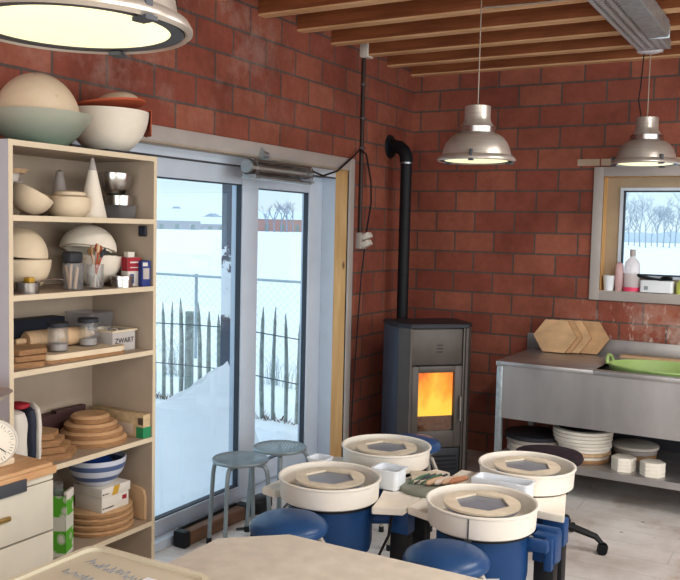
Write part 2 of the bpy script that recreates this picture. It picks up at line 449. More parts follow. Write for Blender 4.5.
# ------------------------------------------------------------------ world + camera
w = bpy.data.worlds.new('World'); sc.world = w; w.use_nodes = True
nt = w.node_tree; nt.nodes.clear()
out = N(nt, 'OutputWorld'); bg = N(nt, 'Background')
tc = N(nt, 'TexCoord'); sp = N(nt, 'SeparateXYZ'); nt.links.new(tc.outputs['Generated'], sp.inputs[0])
skyc = ramp(nt, sp.outputs[2], [(0.0, (.70, .82, .88, 1)), (.07, (.60, .79, .90, 1)), (.2, (.55, .76, .92, 1)), (.5, (.82, 1.0, 1.12, 1)), (1, (1.1, 1.28, 1.4, 1))])
nt.links.new(skyc, bg.inputs[0]); bg.inputs[1].default_value = .95
nt.links.new(bg.outputs[0], out.inputs[0])

cam = bpy.data.cameras.new('camera'); co = bpy.data.objects.new('camera', cam); COL.objects.link(co)
cam.sensor_width = 36; cam.lens = 853.53 / 680 * 36; cam.clip_start = .05; cam.clip_end = 3000
a, pt, rl = (math.radians(v) for v in (-29.584, -4.079, 1.2909))
f = Vector((math.sin(a) * math.cos(pt), math.cos(a) * math.cos(pt), math.sin(pt)))
rt = Vector((math.cos(a), -math.sin(a), 0)); up = rt.cross(f)
r2 = rt * math.cos(rl) + up * math.sin(rl); u2 = -rt * math.sin(rl) + up * math.cos(rl)
mm = Matrix((r2, u2, -f)).transposed().to_4x4(); mm.translation = (0, 0, 1.62)
co.matrix_world = mm; sc.camera = co
sc.view_settings.view_transform = 'Standard'; sc.view_settings.look = 'None'; sc.view_settings.exposure = .5; sc.view_settings.gamma = .9
try: sc.cycles.use_denoising = True; sc.cycles.max_bounces = 10; sc.cycles.transparent_max_bounces = 24; sc.cycles.sample_clamp_indirect = 6
except Exception: pass

def area(name, loc, rot, sx, sy, power, col):
    l = bpy.data.lights.new(name, 'AREA'); l.shape = 'RECTANGLE'; l.size = sx; l.size_y = sy; l.energy = power; l.color = col
    o = bpy.data.objects.new(name, l); COL.objects.link(o); o.location = loc; o.rotation_euler = rot; return o
# added area lamps filling the room from the unseen right and front window openings
area('window_fill', (2.97, 1.9, 1.65), (0, math.radians(90), 0), 1.7, 6.4, 95, (1, .985, .97))
area('window_fill', (.25, -2.37, 1.6), (math.radians(-90), 0, PI), 4.2, 1.9, 62, (1, .98, .95))
# added area lamps under the ceiling, without fixtures, brightening worktable, pans and floor
area('overhead_fill', (.35, 1.3, 2.70), (0, 0, .2), .35, 1.5, 26, (1, .97, .92))
area('overhead_fill', (.15, 3.7, 2.70), (0, 0, 0), .35, 1.5, 30, (1, .97, .92))
# ------------------------------------------------------------------ the room
XL, YB = -2.773, 5.95
def struct(name, b, mat, label=None, parent=None, ang=38):
    o = add(name, b, mat, parent, ang); 
    if parent is None: o['kind'] = 'structure'
    if label: o['label'] = label
    return o
struct('floor', B().box(-2.86, 3.2, -2.4, 6.0, -.3, 0), MT['floor'])
b = B()
b.box(XL - .3, XL, -2.4, 2.58, -.3, 3.0).box(XL - .3, XL, 4.97, 6.3, -.3, 3.0).box(XL - .3, XL, 2.58, 4.97, 2.03, 3.0)
struct('wall_left', b, MT['brick_l'])
b = B(); WX0, WX1, WZ0, WZ1 = -1.353, -.20, 1.225, 2.035
b.box(XL, WX0, YB, YB + .3, -.3, 3.0).box(WX1, 3.2, YB, YB + .3, -.3, 3.0).box(WX0, WX1, YB, YB + .3, -.3, WZ0).box(WX0, WX1, YB, YB + .3, WZ1, 3.0)
struct('wall_back', b, MT['brick_b'])
b = B()
b.box(3.0, 3.2, -2.4, -1.4, -.3, 3).box(3.0, 3.2, 5.2, 6.0, -.3, 3).box(3.0, 3.2, -1.4, 5.2, -.3, .9).box(3.0, 3.2, -1.4, 5.2, 2.5, 3)
struct('wall_right', b, MT['plaster2'])
b = B()
b.box(-2.8, -1.9, -2.6, -2.4, -.3, 3).box(2.4, 3.2, -2.6, -2.4, -.3, 3).box(-1.9, 2.4, -2.6, -2.4, -.3, .5).box(-1.9, 2.4, -2.6, -2.4, 2.5, 3)
struct('wall_front', b, MT['plaster2'])
struct('ceiling', B().box(-3.08, 3.2, -2.6, 6.3, 2.985, 3.1), MT['deck'])
beamname = {0: 'wooden ceiling beam lying tight against the far brick wall', 1: 'second wooden ceiling beam out from the far brick wall', 2: 'third wooden ceiling beam out from the far brick wall, above the junction box',
            3: 'fourth wooden ceiling beam out from the far brick wall', 4: 'fifth wooden ceiling beam out from the far brick wall', 5: 'sixth wooden ceiling beam out from the far brick wall'}
for k in range(14):
    y = 5.882 - .395 * k
    t = thing('ceiling_beam', beamname.get(k, 'wooden ceiling beam high over the foreground worktable'), 'beam', (0, y, 2.775), 'roof beams' , 'structure')
    add('joist', B().box(XL + .001, 3.0, y, y + .066, 2.785, 2.985), MT['beam'], t)
    add('soffit_face', B().box(XL + .001, 3.0, y, y + .066, 2.775, 2.785), MT['beamlit'], t)

# door_1 : glazed sliding door in the left wall
d1 = thing('door_1', 'white framed sliding glass door onto the snow', 'door', (-2.95, 3.77, 0), None, 'structure')
b = B(); b.box(-3.06, -2.862, 4.949, 4.97, 0, 2.02).box(-3.06, -2.862, 2.58, 2.60, 0, 2.02).box(-3.06, -2.862, 2.6, 4.949, 1.962, 2.02).box(-3.06, -2.81, 2.6, 4.949, -.02, .045, .004)
add('door_frame', b, MT['upvc'], d1)
b = B(); b.box(-2.868, -2.862, 2.6, 4.949, 1.952, 1.962)
add('track', b, MT['handlegrey'], d1)
def sash(nm, x0, x1, y0, y1, z0, z1, gy0, gy1, gz0, gz1):
    b = B()
    b.box(x0, x1, y0, gy0, z0, z1, .004).box(x0, x1, gy1, y1, z0, z1, .004).box(x0, x1, gy0, gy1, z0, gz0, .004).box(x0, x1, gy0, gy1, gz1, z1, .004)
    s = add(nm, b, MT['upvc'], d1)
    xm = (x0 + x1) / 2; g = .006
    b = B(); b.box(xm - .012, xm + .02, gy0, gy0 + g, gz0, gz1).box(xm - .012, xm + .02, gy1 - g, gy1, gz0, gz1).box(xm - .012, xm + .02, gy0, gy1, gz0, gz0 + g).box(xm - .012, xm + .02, gy0, gy1, gz1 - g, gz1)
    add('gasket', b, MT['gasket'], s)
    add('glass_pane', B().box(xm - .002, xm + .002, gy0, gy1, gz0, gz1), MT['pane'], s)
sash('sliding_sash', -2.93, -2.868, 2.62, 4.075, .047, 1.955, 2.76, 3.925, .125, 1.858)
sash('fixed_sash', -3.02, -2.96, 4.02, 4.948, .047, 1.96, 4.20, 4.785, .165, 1.852)
b = B(); b.box(XL, XL + .02, 4.949, 5.018, 0, 2.086, .004).box(XL, XL + .02, 2.5, 4.949, 2.012, 2.086, .004)
struct('trim_1', b, MT['casing'], 'grey painted casing around the sliding door')
b = B(); b.box(-2.861, XL + .012, 4.949, 4.97, 0, 2.012)
struct('trim_2', b, MT['lining'], 'bare pine lining of the door opening')
struct('trim_3', B().box(-2.861, XL + .012, 2.6, 4.949, 2.006, 2.02), MT['lining_h'], 'beige head lining of the door opening')
# window_1 in the back wall
YW = 6.055
w1 = thing('window_1', 'small window over the sink', 'window', (-.78, 6.05, 1.24), None, 'structure')
b = B(); gx0, gx1, gz0, gz1 = -1.222, -.33, 1.352, 1.925
b.box(WX0, gx0, YW, YW + .06, WZ0, WZ1).box(gx1, WX1, YW, YW + .06, WZ0, WZ1).box(gx0, gx1, YW, YW + .06, WZ0, gz0).box(gx0, gx1, YW, YW + .06, gz1, WZ1)
add('window_frame', b, MT['winframe'], w1)
b = B()
for (x0, x1, z0, z1) in ((gx0 - .022, gx0, gz0 - .02, gz1 + .02), (gx1, gx1 + .02, gz0 - .02, gz1 + .02), (gx0, gx1, gz0 - .02, gz0), (gx0, gx1, gz1, gz1 + .02)): b.box(x0, x1, YW - .012, YW, z0, z1)
add('glazing_bead', b, MT['upvc'], w1)
b = B()
for (x0, x1, z0, z1) in ((gx0, gx0 + .012, gz0, gz1), (gx1 - .012, gx1, gz0, gz1), (gx0, gx1, gz0, gz0 + .01), (gx0, gx1, gz1 - .01, gz1)): b.box(x0, x1, YW - .006, YW + .02, z0, z1)
add('gasket', b, MT['gasket'], w1)
add('glass_pane', B().box(gx0, gx1, YW + .022, YW + .026, gz0, gz1), MT['pane'], w1)
b = B(); b.box(WX0, WX0 + .02, YB - .02, YW, WZ0, WZ1).box(WX1 - .02, WX1, YB - .02, YW, WZ0, WZ1).box(WX0, WX1, YB - .02, YW, WZ1 - .02, WZ1)
add('reveal_lining', b, MT['lining'], w1)
add('window_sill', B().box(WX0, WX1, YB - .02, YW, WZ0, WZ0 + .017), MT['cream'], w1)
b = B(); y0 = YB - .021
b.box(-1.401, -1.333, y0, YB, 1.177, 2.08, .003).box(-.22, -.15, y0, YB, 1.177, 2.08, .003).box(-1.333, -.22, y0, YB, 2.015, 2.08, .003).box(-1.333, -.22, y0, YB, 1.177, 1.242, .003)
struct('trim_4', b, MT['casing'], 'grey painted casing around the small window')
b = B(); b.box(-1.52, -1.37, YB - .006, YB, 2.09, 2.135).box(-1.36, -1.10, YB - .006, YB, 2.09, 2.135).box(-1.09, -.6, YB - .006, YB, 2.09, 2.135)
struct('trim_5', b, MT['lining_h'], 'row of thin beige filler bricks above the window')

# ------------------------------------------------------------------ outdoors
GZ = -.3
b = B(); b.quad((-1500, -600, GZ), (900, -600, GZ), (900, 1500, GZ), (-1500, 1500, GZ))
o = add('snow_ground', b, MT['snow']); o['kind'] = 'structure'
# drift banked against the sliding door
b = B(); ny, nx = 110, 44
def crest(y):
    # bank is highest by the dark post and falls away towards the bookcase
    pts = [(2.2, 0.42), (3.764, 0.517), (4.041, 0.543), (4.136, 0.559), (4.234, 0.602), (4.38, 0.658), (4.511, 0.7), (4.6, 0.729), (4.645, 0.42), (4.72, 0.05), (5.0, -0.12), (6.2, -0.26), (7, -0.28)]
    for (a0, h0), (a1, h1) in zip(pts, pts[1:]):
        if y <= a1: 
            t = (y - a0) / (a1 - a0); return h0 + (h1 - h0) * t
    return -.28
grid = []
for j in range(ny + 1):
    y = 2.4 + 4.2 * j / ny; row = []
    for i in range(nx + 1):
        s = i / nx; x = -3.08 - 2.6 * s ** 1.8
        h = crest(y)
        k = .22 + .78 * min(1, (-3.08 - x) / .37) ** .9 if x > -3.45 else max(0, 1 - (abs(x + 3.45) / 2.3)) ** 1.5
        z = GZ + (h - GZ) * k + .035 * noise.noise(Vector((x * 5, y * 5, 1))) * (1 if s > 0 else .6) + (.015 + .03 * max(0, 1 - (h - GZ) * k * 2.2)) * noise.noise(Vector((x * 19, y * 19, 4)))
        if s > .95: z = GZ - .02
        row.append(b.bm.verts.new((x, y, z)))
    grid.append(row)
for j in range(ny):
    for i in range(nx): b.bm.faces.new((grid[j][i], grid[j + 1][i], grid[j + 1][i + 1], grid[j][i + 1]))
base = [b.bm.verts.new((-3.076, 2.4 + 4.2 * j / ny, GZ - .02)) for j in range(ny + 1)]
for j in range(ny): b.bm.faces.new((base[j], base[j + 1], grid[j + 1][0], grid[j][0]))
md, ntd, outd = new_mat('packed snow'); p = pbr(ntd, outd, .9, 0, .1); p.inputs['Base Color'].default_value = (.95, .975, 1, 1)
tl = N(ntd, 'BsdfTranslucent'); tl.inputs[0].default_value = (.97, .985, 1, 1); mxd = N(ntd, 'MixShader'); mxd.inputs[0].default_value = .8
ntd.links.new(p.outputs[0], mxd.inputs[1]); ntd.links.new(tl.outputs[0], mxd.inputs[2]); ntd.links.new(mxd.outputs[0], outd.inputs[0])
bump(ntd, p, noise_(ntd, coords(ntd), 16, 5, .65), .6, .04)
o = add('snow_drift', b, md); o['kind'] = 'stuff'; tag(o, 'snow drift banked up against the sliding glass door', 'snow')
# dark post
o = solo('porch_post', B().box(-3.78, -3.69, 4.915, 5.005, GZ, 3.2, .006), MT['post'], 'dark grey porch post plastered with snow outside the door', 'post', (-3.735, 4.96, GZ))
# chestnut paling fence
fx = lambda x: 7.085 + (x + 5.4) * -.095
t = thing('picket_fence', 'snow-dusted split chestnut picket fence outside the glass door', 'fence', (-5.4, 7.085, GZ))
x = -8.4; k = 0
while x < -2.9:
    if not (-5.99 < x < -5.84):
        h = 1.08 + rnd.uniform(-.09, .06); wv = rnd.uniform(.016, .026); lean = rnd.uniform(-.035, .035); bend = rnd.uniform(-.02, .02)
        pts = [(x + lean * q + bend * math.sin(q * PI), fx(x) + .01 * math.sin(k), GZ - .05 + (h + .05) * q) for q in (0, .3, .6, .88, 1)]
        add('picket', B().tube(pts, [wv, wv * 1.05, wv, wv * .8, .004], 6), MT['picket'], t, 60)
    x += .148 + rnd.uniform(-.018, .018); k += 1
add('fence_post', B().tube([(-5.92, 7.16, GZ - .05), (-5.92, 7.16, GZ + 1.0)], [.05, .045], 10), MT['picket'], t)
b = B()
for hz in (.42, .86): b.tube([(-8.4 + q * .5, fx(-8.4 + q * .5) - .03, GZ + hz + .02 * math.sin(q * 1.3)) for q in range(12)], .006, 5)
add('binding_wire', b, MT['wire'], t)
# chain link fence further off
t = thing('chain_link_fence', 'low chain-link fence standing in the snowfield beyond the pickets', 'fence', (-7.5, 9.66, GZ))
add('top_rail', B().cyl((-14, 9.66, .9), (-2, 9.66, .9), .018, seg=8), MT['palewire'], t)
for px in (-10.6, -7.885, -5.2, -2.6): add('post', B().cyl((px, 9.68, GZ), (px, 9.68, .93), .022, seg=8), MT['palewire'], t)
b = B(); q = -15.2
while q < -2:
    for sgn in (1, -1):
        x0, x1 = (q, q + 1.2) if sgn > 0 else (q + 1.2, q)
        b.tube([(x0, 9.66, GZ), (x1, 9.66, .9)], .0014, 3, False)
    q += .11
add('wire_mesh', b, MT['greymetal'], t)
# tufts of dead grass
def tuft(x, y, n, h, label):
    b = B()
    for _ in range(n):
        a1 = rnd.uniform(0, 2 * PI); l = rnd.uniform(.5, 1) * h; s = rnd.uniform(.1, .4) * l
        p0 = Vector((x + rnd.uniform(-.16, .16), y + rnd.uniform(-.05, .05), GZ))
        b.tube([p0, p0 + Vector((s * .3 * math.cos(a1), s * .3 * math.sin(a1), l * .6)), p0 + Vector((s * math.cos(a1), s * math.sin(a1), l))], [.003, .0022, .0008], 3)
    solo('dead_grass_tuft', b, MT['picket'], label, 'grass', (x, y, GZ))
tuft(-7.2, 8.4, 26, .55, 'grey grass tuft standing in snow behind the row of pickets, by the bookcase')
tuft(-5.75, 8.6, 26, .42, 'grey grass tuft standing in snow behind the pickets, seen through narrow pane')
tuft(-5.35, 8.5, 18, .4, 'thin grass tuft next to the post edge of the narrow pane')
b = B()
for k in range(260):
    x = rnd.uniform(-8, -3); y = fx(x) + rnd.uniform(-.1, .1)
    b.tube([(x, y, GZ), (x + rnd.uniform(-.06, .06), y + rnd.uniform(-.03, .03), GZ + rnd.uniform(.03, .09))], [.006, .001], 3)
o = add('dead_grass', b, MT['brownwood']); tag(o, 'brown dead grass along the foot of the picket fence', 'grass', None, 'stuff')
# far farm buildings and trees
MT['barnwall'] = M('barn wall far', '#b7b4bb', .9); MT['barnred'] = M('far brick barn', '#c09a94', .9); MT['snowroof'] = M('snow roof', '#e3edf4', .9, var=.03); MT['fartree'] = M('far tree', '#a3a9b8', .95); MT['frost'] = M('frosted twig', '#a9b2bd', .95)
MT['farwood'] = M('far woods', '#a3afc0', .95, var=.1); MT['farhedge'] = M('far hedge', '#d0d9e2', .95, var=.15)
def barn(cx, cy, L, Wd, hw, hr, rot, mat, label):
    t = thing('barn', label, 'building', (cx, cy, GZ))
    m = Matrix.Translation((cx, cy, GZ)) @ Matrix.Rotation(rot, 4, 'Z')
    b = B(); b.m = m; b.box(-L / 2, L / 2, -Wd / 2, Wd / 2, 0, hw); add('wall', b, mat, t)
    b = B(); b.m = m
    b.prism([(-Wd / 2 - .5, hw), (Wd / 2 + .5, hw), (0, hw + hr)], -L / 2 - .4, L / 2 + .4, Matrix(((0, 0, 1, 0), (1, 0, 0, 0), (0, 1, 0, 0), (0, 0, 0, 1))))
    add('roof', b, MT['snowroof'], t)
    for q in range(4):
        b = B(); b.m = m; xx = -L / 2 + L * (q + .5) / 4; b.box(xx - 1, xx + 1, -Wd / 2 - .1, -Wd / 2, 0, hw * .6); add('barn_door', b, MT['picket'], t)
def at(px_ratio, d):   # a point in the direction X = ratio * Y, d metres out
    y = d / math.sqrt(1 + px_ratio ** 2); return px_ratio * y, y
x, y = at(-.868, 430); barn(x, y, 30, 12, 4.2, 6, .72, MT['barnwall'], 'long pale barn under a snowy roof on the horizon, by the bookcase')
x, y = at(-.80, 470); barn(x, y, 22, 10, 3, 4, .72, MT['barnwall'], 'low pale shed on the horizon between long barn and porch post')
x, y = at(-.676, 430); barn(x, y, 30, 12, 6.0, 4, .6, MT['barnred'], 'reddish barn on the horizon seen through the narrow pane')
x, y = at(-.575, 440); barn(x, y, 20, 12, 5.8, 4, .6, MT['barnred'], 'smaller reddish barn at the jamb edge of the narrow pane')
def tree(x, y, h, mat, label, group, seed, depth=4, spread=.5, cat='tree', thick=.022):
    r = random.Random(seed); b = B(); tr = B()
    def br(p, d, l, rad, lev, bb):
        q = p + d * l
        bb.tube([p, (p + q) / 2 + Vector((r.uniform(-.05, .05), r.uniform(-.05, .05), 0)) * l, q], [rad, rad * .85, rad * .65], 4 if lev > 1 else 3, False)
        if lev == 0: return
        for _ in range(3 if lev > 1 else 4):
            nd = (d + Vector((r.uniform(-1, 1), r.uniform(-1, 1), r.uniform(-.25, .75))) * spread * 1.5).normalized()
            br(p + d * l * r.uniform(.55, 1), nd, l * r.uniform(.55, .8), rad * .55, lev - 1, b)
    t = thing('bare_tree', label, cat, (x, y, GZ), group)
    br(Vector((x, y, GZ - .05)), Vector((r.uniform(-.05, .05), 0, 1)).normalized(), h * .36, h * thick, depth, tr)
    add('trunk', tr, mat, t); add('branches', b, mat, t)
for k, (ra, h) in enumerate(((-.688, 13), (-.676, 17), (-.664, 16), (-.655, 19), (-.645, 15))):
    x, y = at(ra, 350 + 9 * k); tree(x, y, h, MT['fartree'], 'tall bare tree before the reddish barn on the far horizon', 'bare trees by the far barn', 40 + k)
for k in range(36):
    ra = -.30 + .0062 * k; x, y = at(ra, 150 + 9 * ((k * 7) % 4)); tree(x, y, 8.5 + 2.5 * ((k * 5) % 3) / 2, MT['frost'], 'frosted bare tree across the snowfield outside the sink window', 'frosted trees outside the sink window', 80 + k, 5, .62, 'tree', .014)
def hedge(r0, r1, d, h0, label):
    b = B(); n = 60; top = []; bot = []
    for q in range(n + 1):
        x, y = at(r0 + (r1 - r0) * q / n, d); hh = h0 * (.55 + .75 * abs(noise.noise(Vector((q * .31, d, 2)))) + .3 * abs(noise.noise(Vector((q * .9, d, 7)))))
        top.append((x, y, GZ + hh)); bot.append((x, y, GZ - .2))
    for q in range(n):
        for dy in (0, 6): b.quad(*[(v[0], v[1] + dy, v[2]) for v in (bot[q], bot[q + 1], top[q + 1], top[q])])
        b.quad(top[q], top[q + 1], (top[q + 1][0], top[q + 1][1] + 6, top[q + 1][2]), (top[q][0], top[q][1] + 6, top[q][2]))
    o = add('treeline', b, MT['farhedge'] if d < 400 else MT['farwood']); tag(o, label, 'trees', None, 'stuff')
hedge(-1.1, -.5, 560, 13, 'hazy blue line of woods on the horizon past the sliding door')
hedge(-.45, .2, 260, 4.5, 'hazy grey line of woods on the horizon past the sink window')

# ------------------------------------------------------------------ wall and ceiling fittings
# conduit, junction box, double socket, cords
t = thing('electrical_conduit', 'dark vertical cable conduit on brick beside the door casing', 'conduit', (XL + .015, 5.115, 1.6))
add('pipe', B().cyl((XL + .014, 5.115, 1.58), (XL + .014, 5.115, 2.80), .013, seg=12), MT['conduit'], t)
for z in (2.58, 2.36, 2.16): add('clamp', B().box(XL, XL + .03, 5.095, 5.135, z, z + .018, .003), MT['alu'], t)
solo('junction_box', B().box(XL, XL + .06, 5.075, 5.165, 2.765, 2.86, .006), MT['paper'], 'square grey junction box on brick under the ceiling beams', 'junction box', (XL, 5.12, 2.765))
t = thing('double_socket', 'pale grey double power socket low on the dark conduit', 'socket', (XL, 5.125, 1.49))
b = B(); b.box(XL, XL + .045, 5.075, 5.165, 1.49, 1.60, .006); add('housing', b, MT['casing'], t)
for z in (1.515, 1.565): add('flap', B().box(-.002, .05, -.033, .033, -.018, .018, .004, m=T(XL + .046, 5.12, z, 0, 0, -.5)), MT['paper'], t)
cd = solo('power_cord', B().tube([(XL + .04, 5.14, 1.49), (XL + .03, 5.12, 1.3), (XL + .03, 5.09, 1.0), (XL + .03, 5.05, .6), (XL + .035, 5.02, .3), (XL + .05, 5.0, .02)], .005, 6), MT['cord'], 'thin black cord running down from the double socket', 'cord', (XL + .05, 5.0, .02))
solo('heater_cord', B().tube([(-2.70, 4.37, 1.965), (-2.72, 4.55, 1.945), (-2.735, 4.75, 1.99), (-2.74, 4.95, 2.09), (XL + .03, 5.06, 2.155), (XL + .04, 5.13, 2.13), (XL + .05, 5.19, 1.95), (XL + .05, 5.2, 1.8), (XL + .05, 5.14, 1.6)], .006, 6), MT['cord'], 'black cord looping from the heater past the casing to the conduit', 'cord', (-2.70, 4.37, 1.965))
# infrared heater
t = thing('infrared_heater', 'silver tubular infrared heater hung over the glass door', 'heater', (-2.70, 4.03, 1.9))
prof = []
m = T(-2.70, 3.72, 1.945) @ Matrix.Rotation(-PI / 2, 4, 'X')
b = B(); L = .62; segs = 12
def halfpipe(b, r, y0, y1, a0, a1, cx, cz, th):
    vs = []
    for k in range(segs + 1):
        an = a0 + (a1 - a0) * k / segs
        vs.append([b.bm.verts.new((cx + rr * math.cos(an), yy, cz + rr * math.sin(an))) for rr, yy in ((r, y0), (r, y1), (r - th, y1), (r - th, y0))])
    for p, q in zip(vs, vs[1:]):
        for k in range(4): b.bm.faces.new((p[k], p[(k + 1) % 4], q[(k + 1) % 4], q[k]))
    b.bm.faces.new(vs[0]); b.bm.faces.new(vs[-1][::-1])
halfpipe(b, .049, 3.74, 4.32, math.radians(50), math.radians(260), -2.70, 1.94, .004)
add('reflector', b, MT['chrome'], t)
for y0, y1 in ((3.73, 3.75), (4.31, 4.35)): add('end_cap', B().cyl((-2.71, y0, 1.945), (-2.71, y1, 1.945), .036, seg=20).box(-2.735, -2.66, y0, y1, 1.885, 1.90), MT['galv'], t)
add('element', B().cyl((-2.695, 3.74, 1.94), (-2.695, 4.32, 1.94), .009, seg=10), MT['casing'], t)
b = B()
for k in range(24):
    y = 3.755 + k * .0245
    b.tube([(-2.70 + .052 * math.cos(an), y, 1.94 + .052 * math.sin(an)) for an in [math.radians(-95 + 17 * q) for q in range(10)]], .0022, 4)
for an in (-60, -25, 10, 40): b.tube([(-2.70 + .052 * math.cos(math.radians(an)), 3.745, 1.94 + .052 * math.sin(math.radians(an))), (-2.70 + .052 * math.cos(math.radians(an)), 4.315, 1.94 + .052 * math.sin(math.radians(an)))], .0022, 4)
add('grille', b, MT['chrome'], t)
add('lower_flange', B().box(-2.715, -2.67, 3.70, 4.34, 1.878, 1.885), MT['galv'], t)
b = B(); b.box(XL + .02, -2.70, 3.92, 3.95, 1.99, 2.0).box(XL + .02, XL + .03, 3.92, 3.95, 1.99, 2.06).cyl((-2.735, 3.91, 2.02), (-2.735, 3.96, 2.02), .02, seg=12)
add('wall_bracket', b, MT['galv'], t)

# cable tray with its luminaire profile
t = thing('cable_tray', 'perforated galvanised cable tray fixed under the ceiling beams', 'cable tray', (-.955, 3.5, 2.72))
b = B(); b.box(-1.045, -.865, 1.2, 5.40, 2.724, 2.728); add('tray_floor', b, MT['perftray'], t)
b = B(); b.box(-1.049, -1.045, 1.2, 5.40, 2.724, 2.774).box(-.865, -.861, 1.2, 5.40, 2.724, 2.774); add('tray_side', b, MT['galv'], t)
t = thing('hanging_channel', 'shiny galvanised steel channel hung along the cable tray', 'channel', (-.87, 3.2, 2.64))
b = B(); b.box(-.885, -.881, 1.2, 4.85, 2.675, 2.723).box(-.881, -.79, 1.2, 4.85, 2.675, 2.679).box(-.79, -.786, 1.2, 4.85, 2.679, 2.76)
add('profile', b, MT['galv'], t)
add('end_lip', B().box(-.89, -.782, 4.85, 4.858, 2.668, 2.74, .002), MT['galv'], t)

# pendant lamps
def pendant(label, loc, top, group='steel pendant lamps', rose=True, rot=0, power=6):
    t = thing('pendant_lamp', label, 'lamp', (0, 0, 0), group)
    b = B(); b.lathe([(.0, .322), (.062, .322), (.067, .318), (.067, .25), (.070, .235), (.079, .215), (.090, .20), (.090, .165), (.112, .158), (.138, .138), (.160, .105), (.172, .07), (.178, .03),
                      (.176, .03), (.170, .07), (.157, .103), (.135, .135), (.11, .154), (.06, .16), (0, .16)], 56)
    for v in b.bm.verts: v.co.z *= .89
    add('shade', b, MT['shade'], t, 30)
    add('collar', B().lathe([(.088, .148), (.098, .149), (.099, .177), (.088, .178)], 56, closed=True), MT['chrome'], t)
    add('rim', B().lathe([(.177, .034), (.196, .024), (.203, .012), (.203, .006), (.196, 0), (.19, .004), (.186, .01), (.177, .016)], 64, closed=True), MT['shade'], t)
    add('gasket_ring', B().lathe([(.164, .004), (.187, .003), (.187, .010), (.164, .012)], 64, closed=True), MT['handlegrey'], t)
    add('lens', B().lathe([(.1665, .006), (.15, .003), (.10, .0), (0, -.001)], 64), MT['lens'], t)
    for k in range(3):
        a = rot + 2 * PI * k / 3
        c = B(); c.box(.178, .2, -.008, .008, -.004, .05, .003, m=Matrix.Rotation(a, 4, 'Z')); c.box(.17, .205, -.012, .012, -.006, .001, m=Matrix.Rotation(a, 4, 'Z')); add('clip', c, MT['handlegrey'], t)
    add('cable', B().cyl((0, 0, .285), (0, 0, top - loc[2]), .0035, seg=8), MT['greycord'], t)
    if rose: add('ceiling_rose', B().lathe([(0, 0), (.05, 0), (.045, -.02), (0, -.025)], 24, Matrix.Translation((0, 0, top - loc[2]))), MT['panw'], t)
    t.location = loc; return t
pendant('big steel pendant lamp with cream lens hanging close above the bookcase bowls', (-1.165, 1.092, 1.955), 2.97, rot=1.95)
pendant('steel pendant lamp hanging alone before the brick wall near the stove', (-1.606, 4.23, 1.984), 2.985, rot=-1.35)
pendant('steel pendant lamp hanging from the tray end above the sink window', (-.993, 5.50, 2.055), 2.722, rose=False, rot=-.9)
solo('lamp_hook_plate', B().lathe([(0, 0), (.07, 0), (.075, -.008), (.06, -.014), (0, -.016)], 28, Matrix.Translation((-.993, 5.47, 2.739))).box(-1.06, -.93, 5.40, 5.56, 2.739, 2.775), MT['panw'], 'round white fixing plate at the end of the cable tray', 'plate', (-.993, 5.47, 2.74))
solo('lamp_flex', B().tube([(-1.03, 5.50, 2.73), (-1.04, 5.5, 2.55), (-1.05, 5.5, 2.45), (-1.03, 5.5, 2.345)], .004, 6), MT['cord'], 'black flex beside the lamp above the sink window', 'cord', (-1.03, 5.5, 2.345))
solo('ceiling_cable', B().tube([(-1.60, 4.25, 2.772), (-1.3, 4.25, 2.765), (-1.05, 4.26, 2.772)], .005, 6), MT['greycord'], 'pale cable running under the beams from lamp to cable tray', 'cable', (-1.6, 4.25, 2.772))

# ------------------------------------------------------------------ pellet stove
t = thing('pellet_stove', 'tall grey pellet stove burning in the brick corner', 'stove', (0, 0, 0))
W2 = .25
b = B(); b.prism([(-W2 + .05, -.18), (W2 - .05, -.18), (W2 - .004, -.14), (W2, .14), (-W2, .14), (-W2 + .004, -.14)], .03, 1.0); add('body', b, MT['blackgloss'], t)
for sg in (-1, 1): add('side_panel', B().box(sg * W2 - .004, sg * W2 + .004, -.145, .14, .035, .998, .002), MT['stoveside'], t)
b = B(); b.prism([(-W2 - .008, -.15), (-W2 + .05, -.222), (W2 - .05, -.222), (W2 + .008, -.15), (W2 + .008, .15), (-W2 - .008, .15)], 1.0, 1.028, None, .006); add('top_plate', b, MT['stovedark'], t)
for s in (-1, 1):
    b = B(); b.prism([(s * (W2 + .002), -.15), (s * (W2 - .05), -.222), (s * (W2 - .066), -.222), (s * (W2 - .066), -.17), (s * (W2 - .05), -.15)][::s], .03, 1.0); add('corner_column', b, MT['stove'], t)
x0, x1 = -W2 + .071, W2 - .085
add('upper_panel', B().box(x0, x1, -.206, -.17, .765, .995, .003), MT['stove'], t)
b = B()
for k in range(3): b.box(-.004 - .01, .038 - .01, -.208, -.205, .845 + k * .022, .851 + k * .022)
add('vent_slot', b, MT['blackgloss'], t)
b = B(); gx0, gx1, gz0, gz1 = x0 + .045, x1 - .05, .335, .715
b.box(x0, gx0, -.214, -.17, .225, .757, .003).box(gx1, x1, -.214, -.17, .225, .757, .003).box(gx0, gx1, -.214, -.17, .225, gz0, .003).box(gx0, gx1, -.214, -.17, gz1, .757, .003)
door = add('fire_door', b, MT['stove'], t)
add('fire_glass', B().box(gx0, gx1, -.199, -.196, gz0, gz1), glassy('fire glass', (.95, .9, .85, 1), .04), door)
add('door_handle', B().cyl((x1 - .012, -.232, .40), (x1 - .012, -.232, .56), .007, seg=10), MT['chrome'], door)
b = B(); b.box(gx0, gx1, -.1815, -.181, .425, gz1)
add('flame', b, MT['fire'], t, label='bright orange flames')
b = B(); b.box(gx0, gx1, -.185, -.182, gz0, .428); b.box(gx0 + .02, gx1 - .02, -.195, -.185, gz0, .36)
add('ash_tray', b, MT['brownwood'], t)
add('column_cover', B().box(W2 - .08, W2 - .052, -.21, -.17, .03, 1.0, .002), MT['stove'], t)
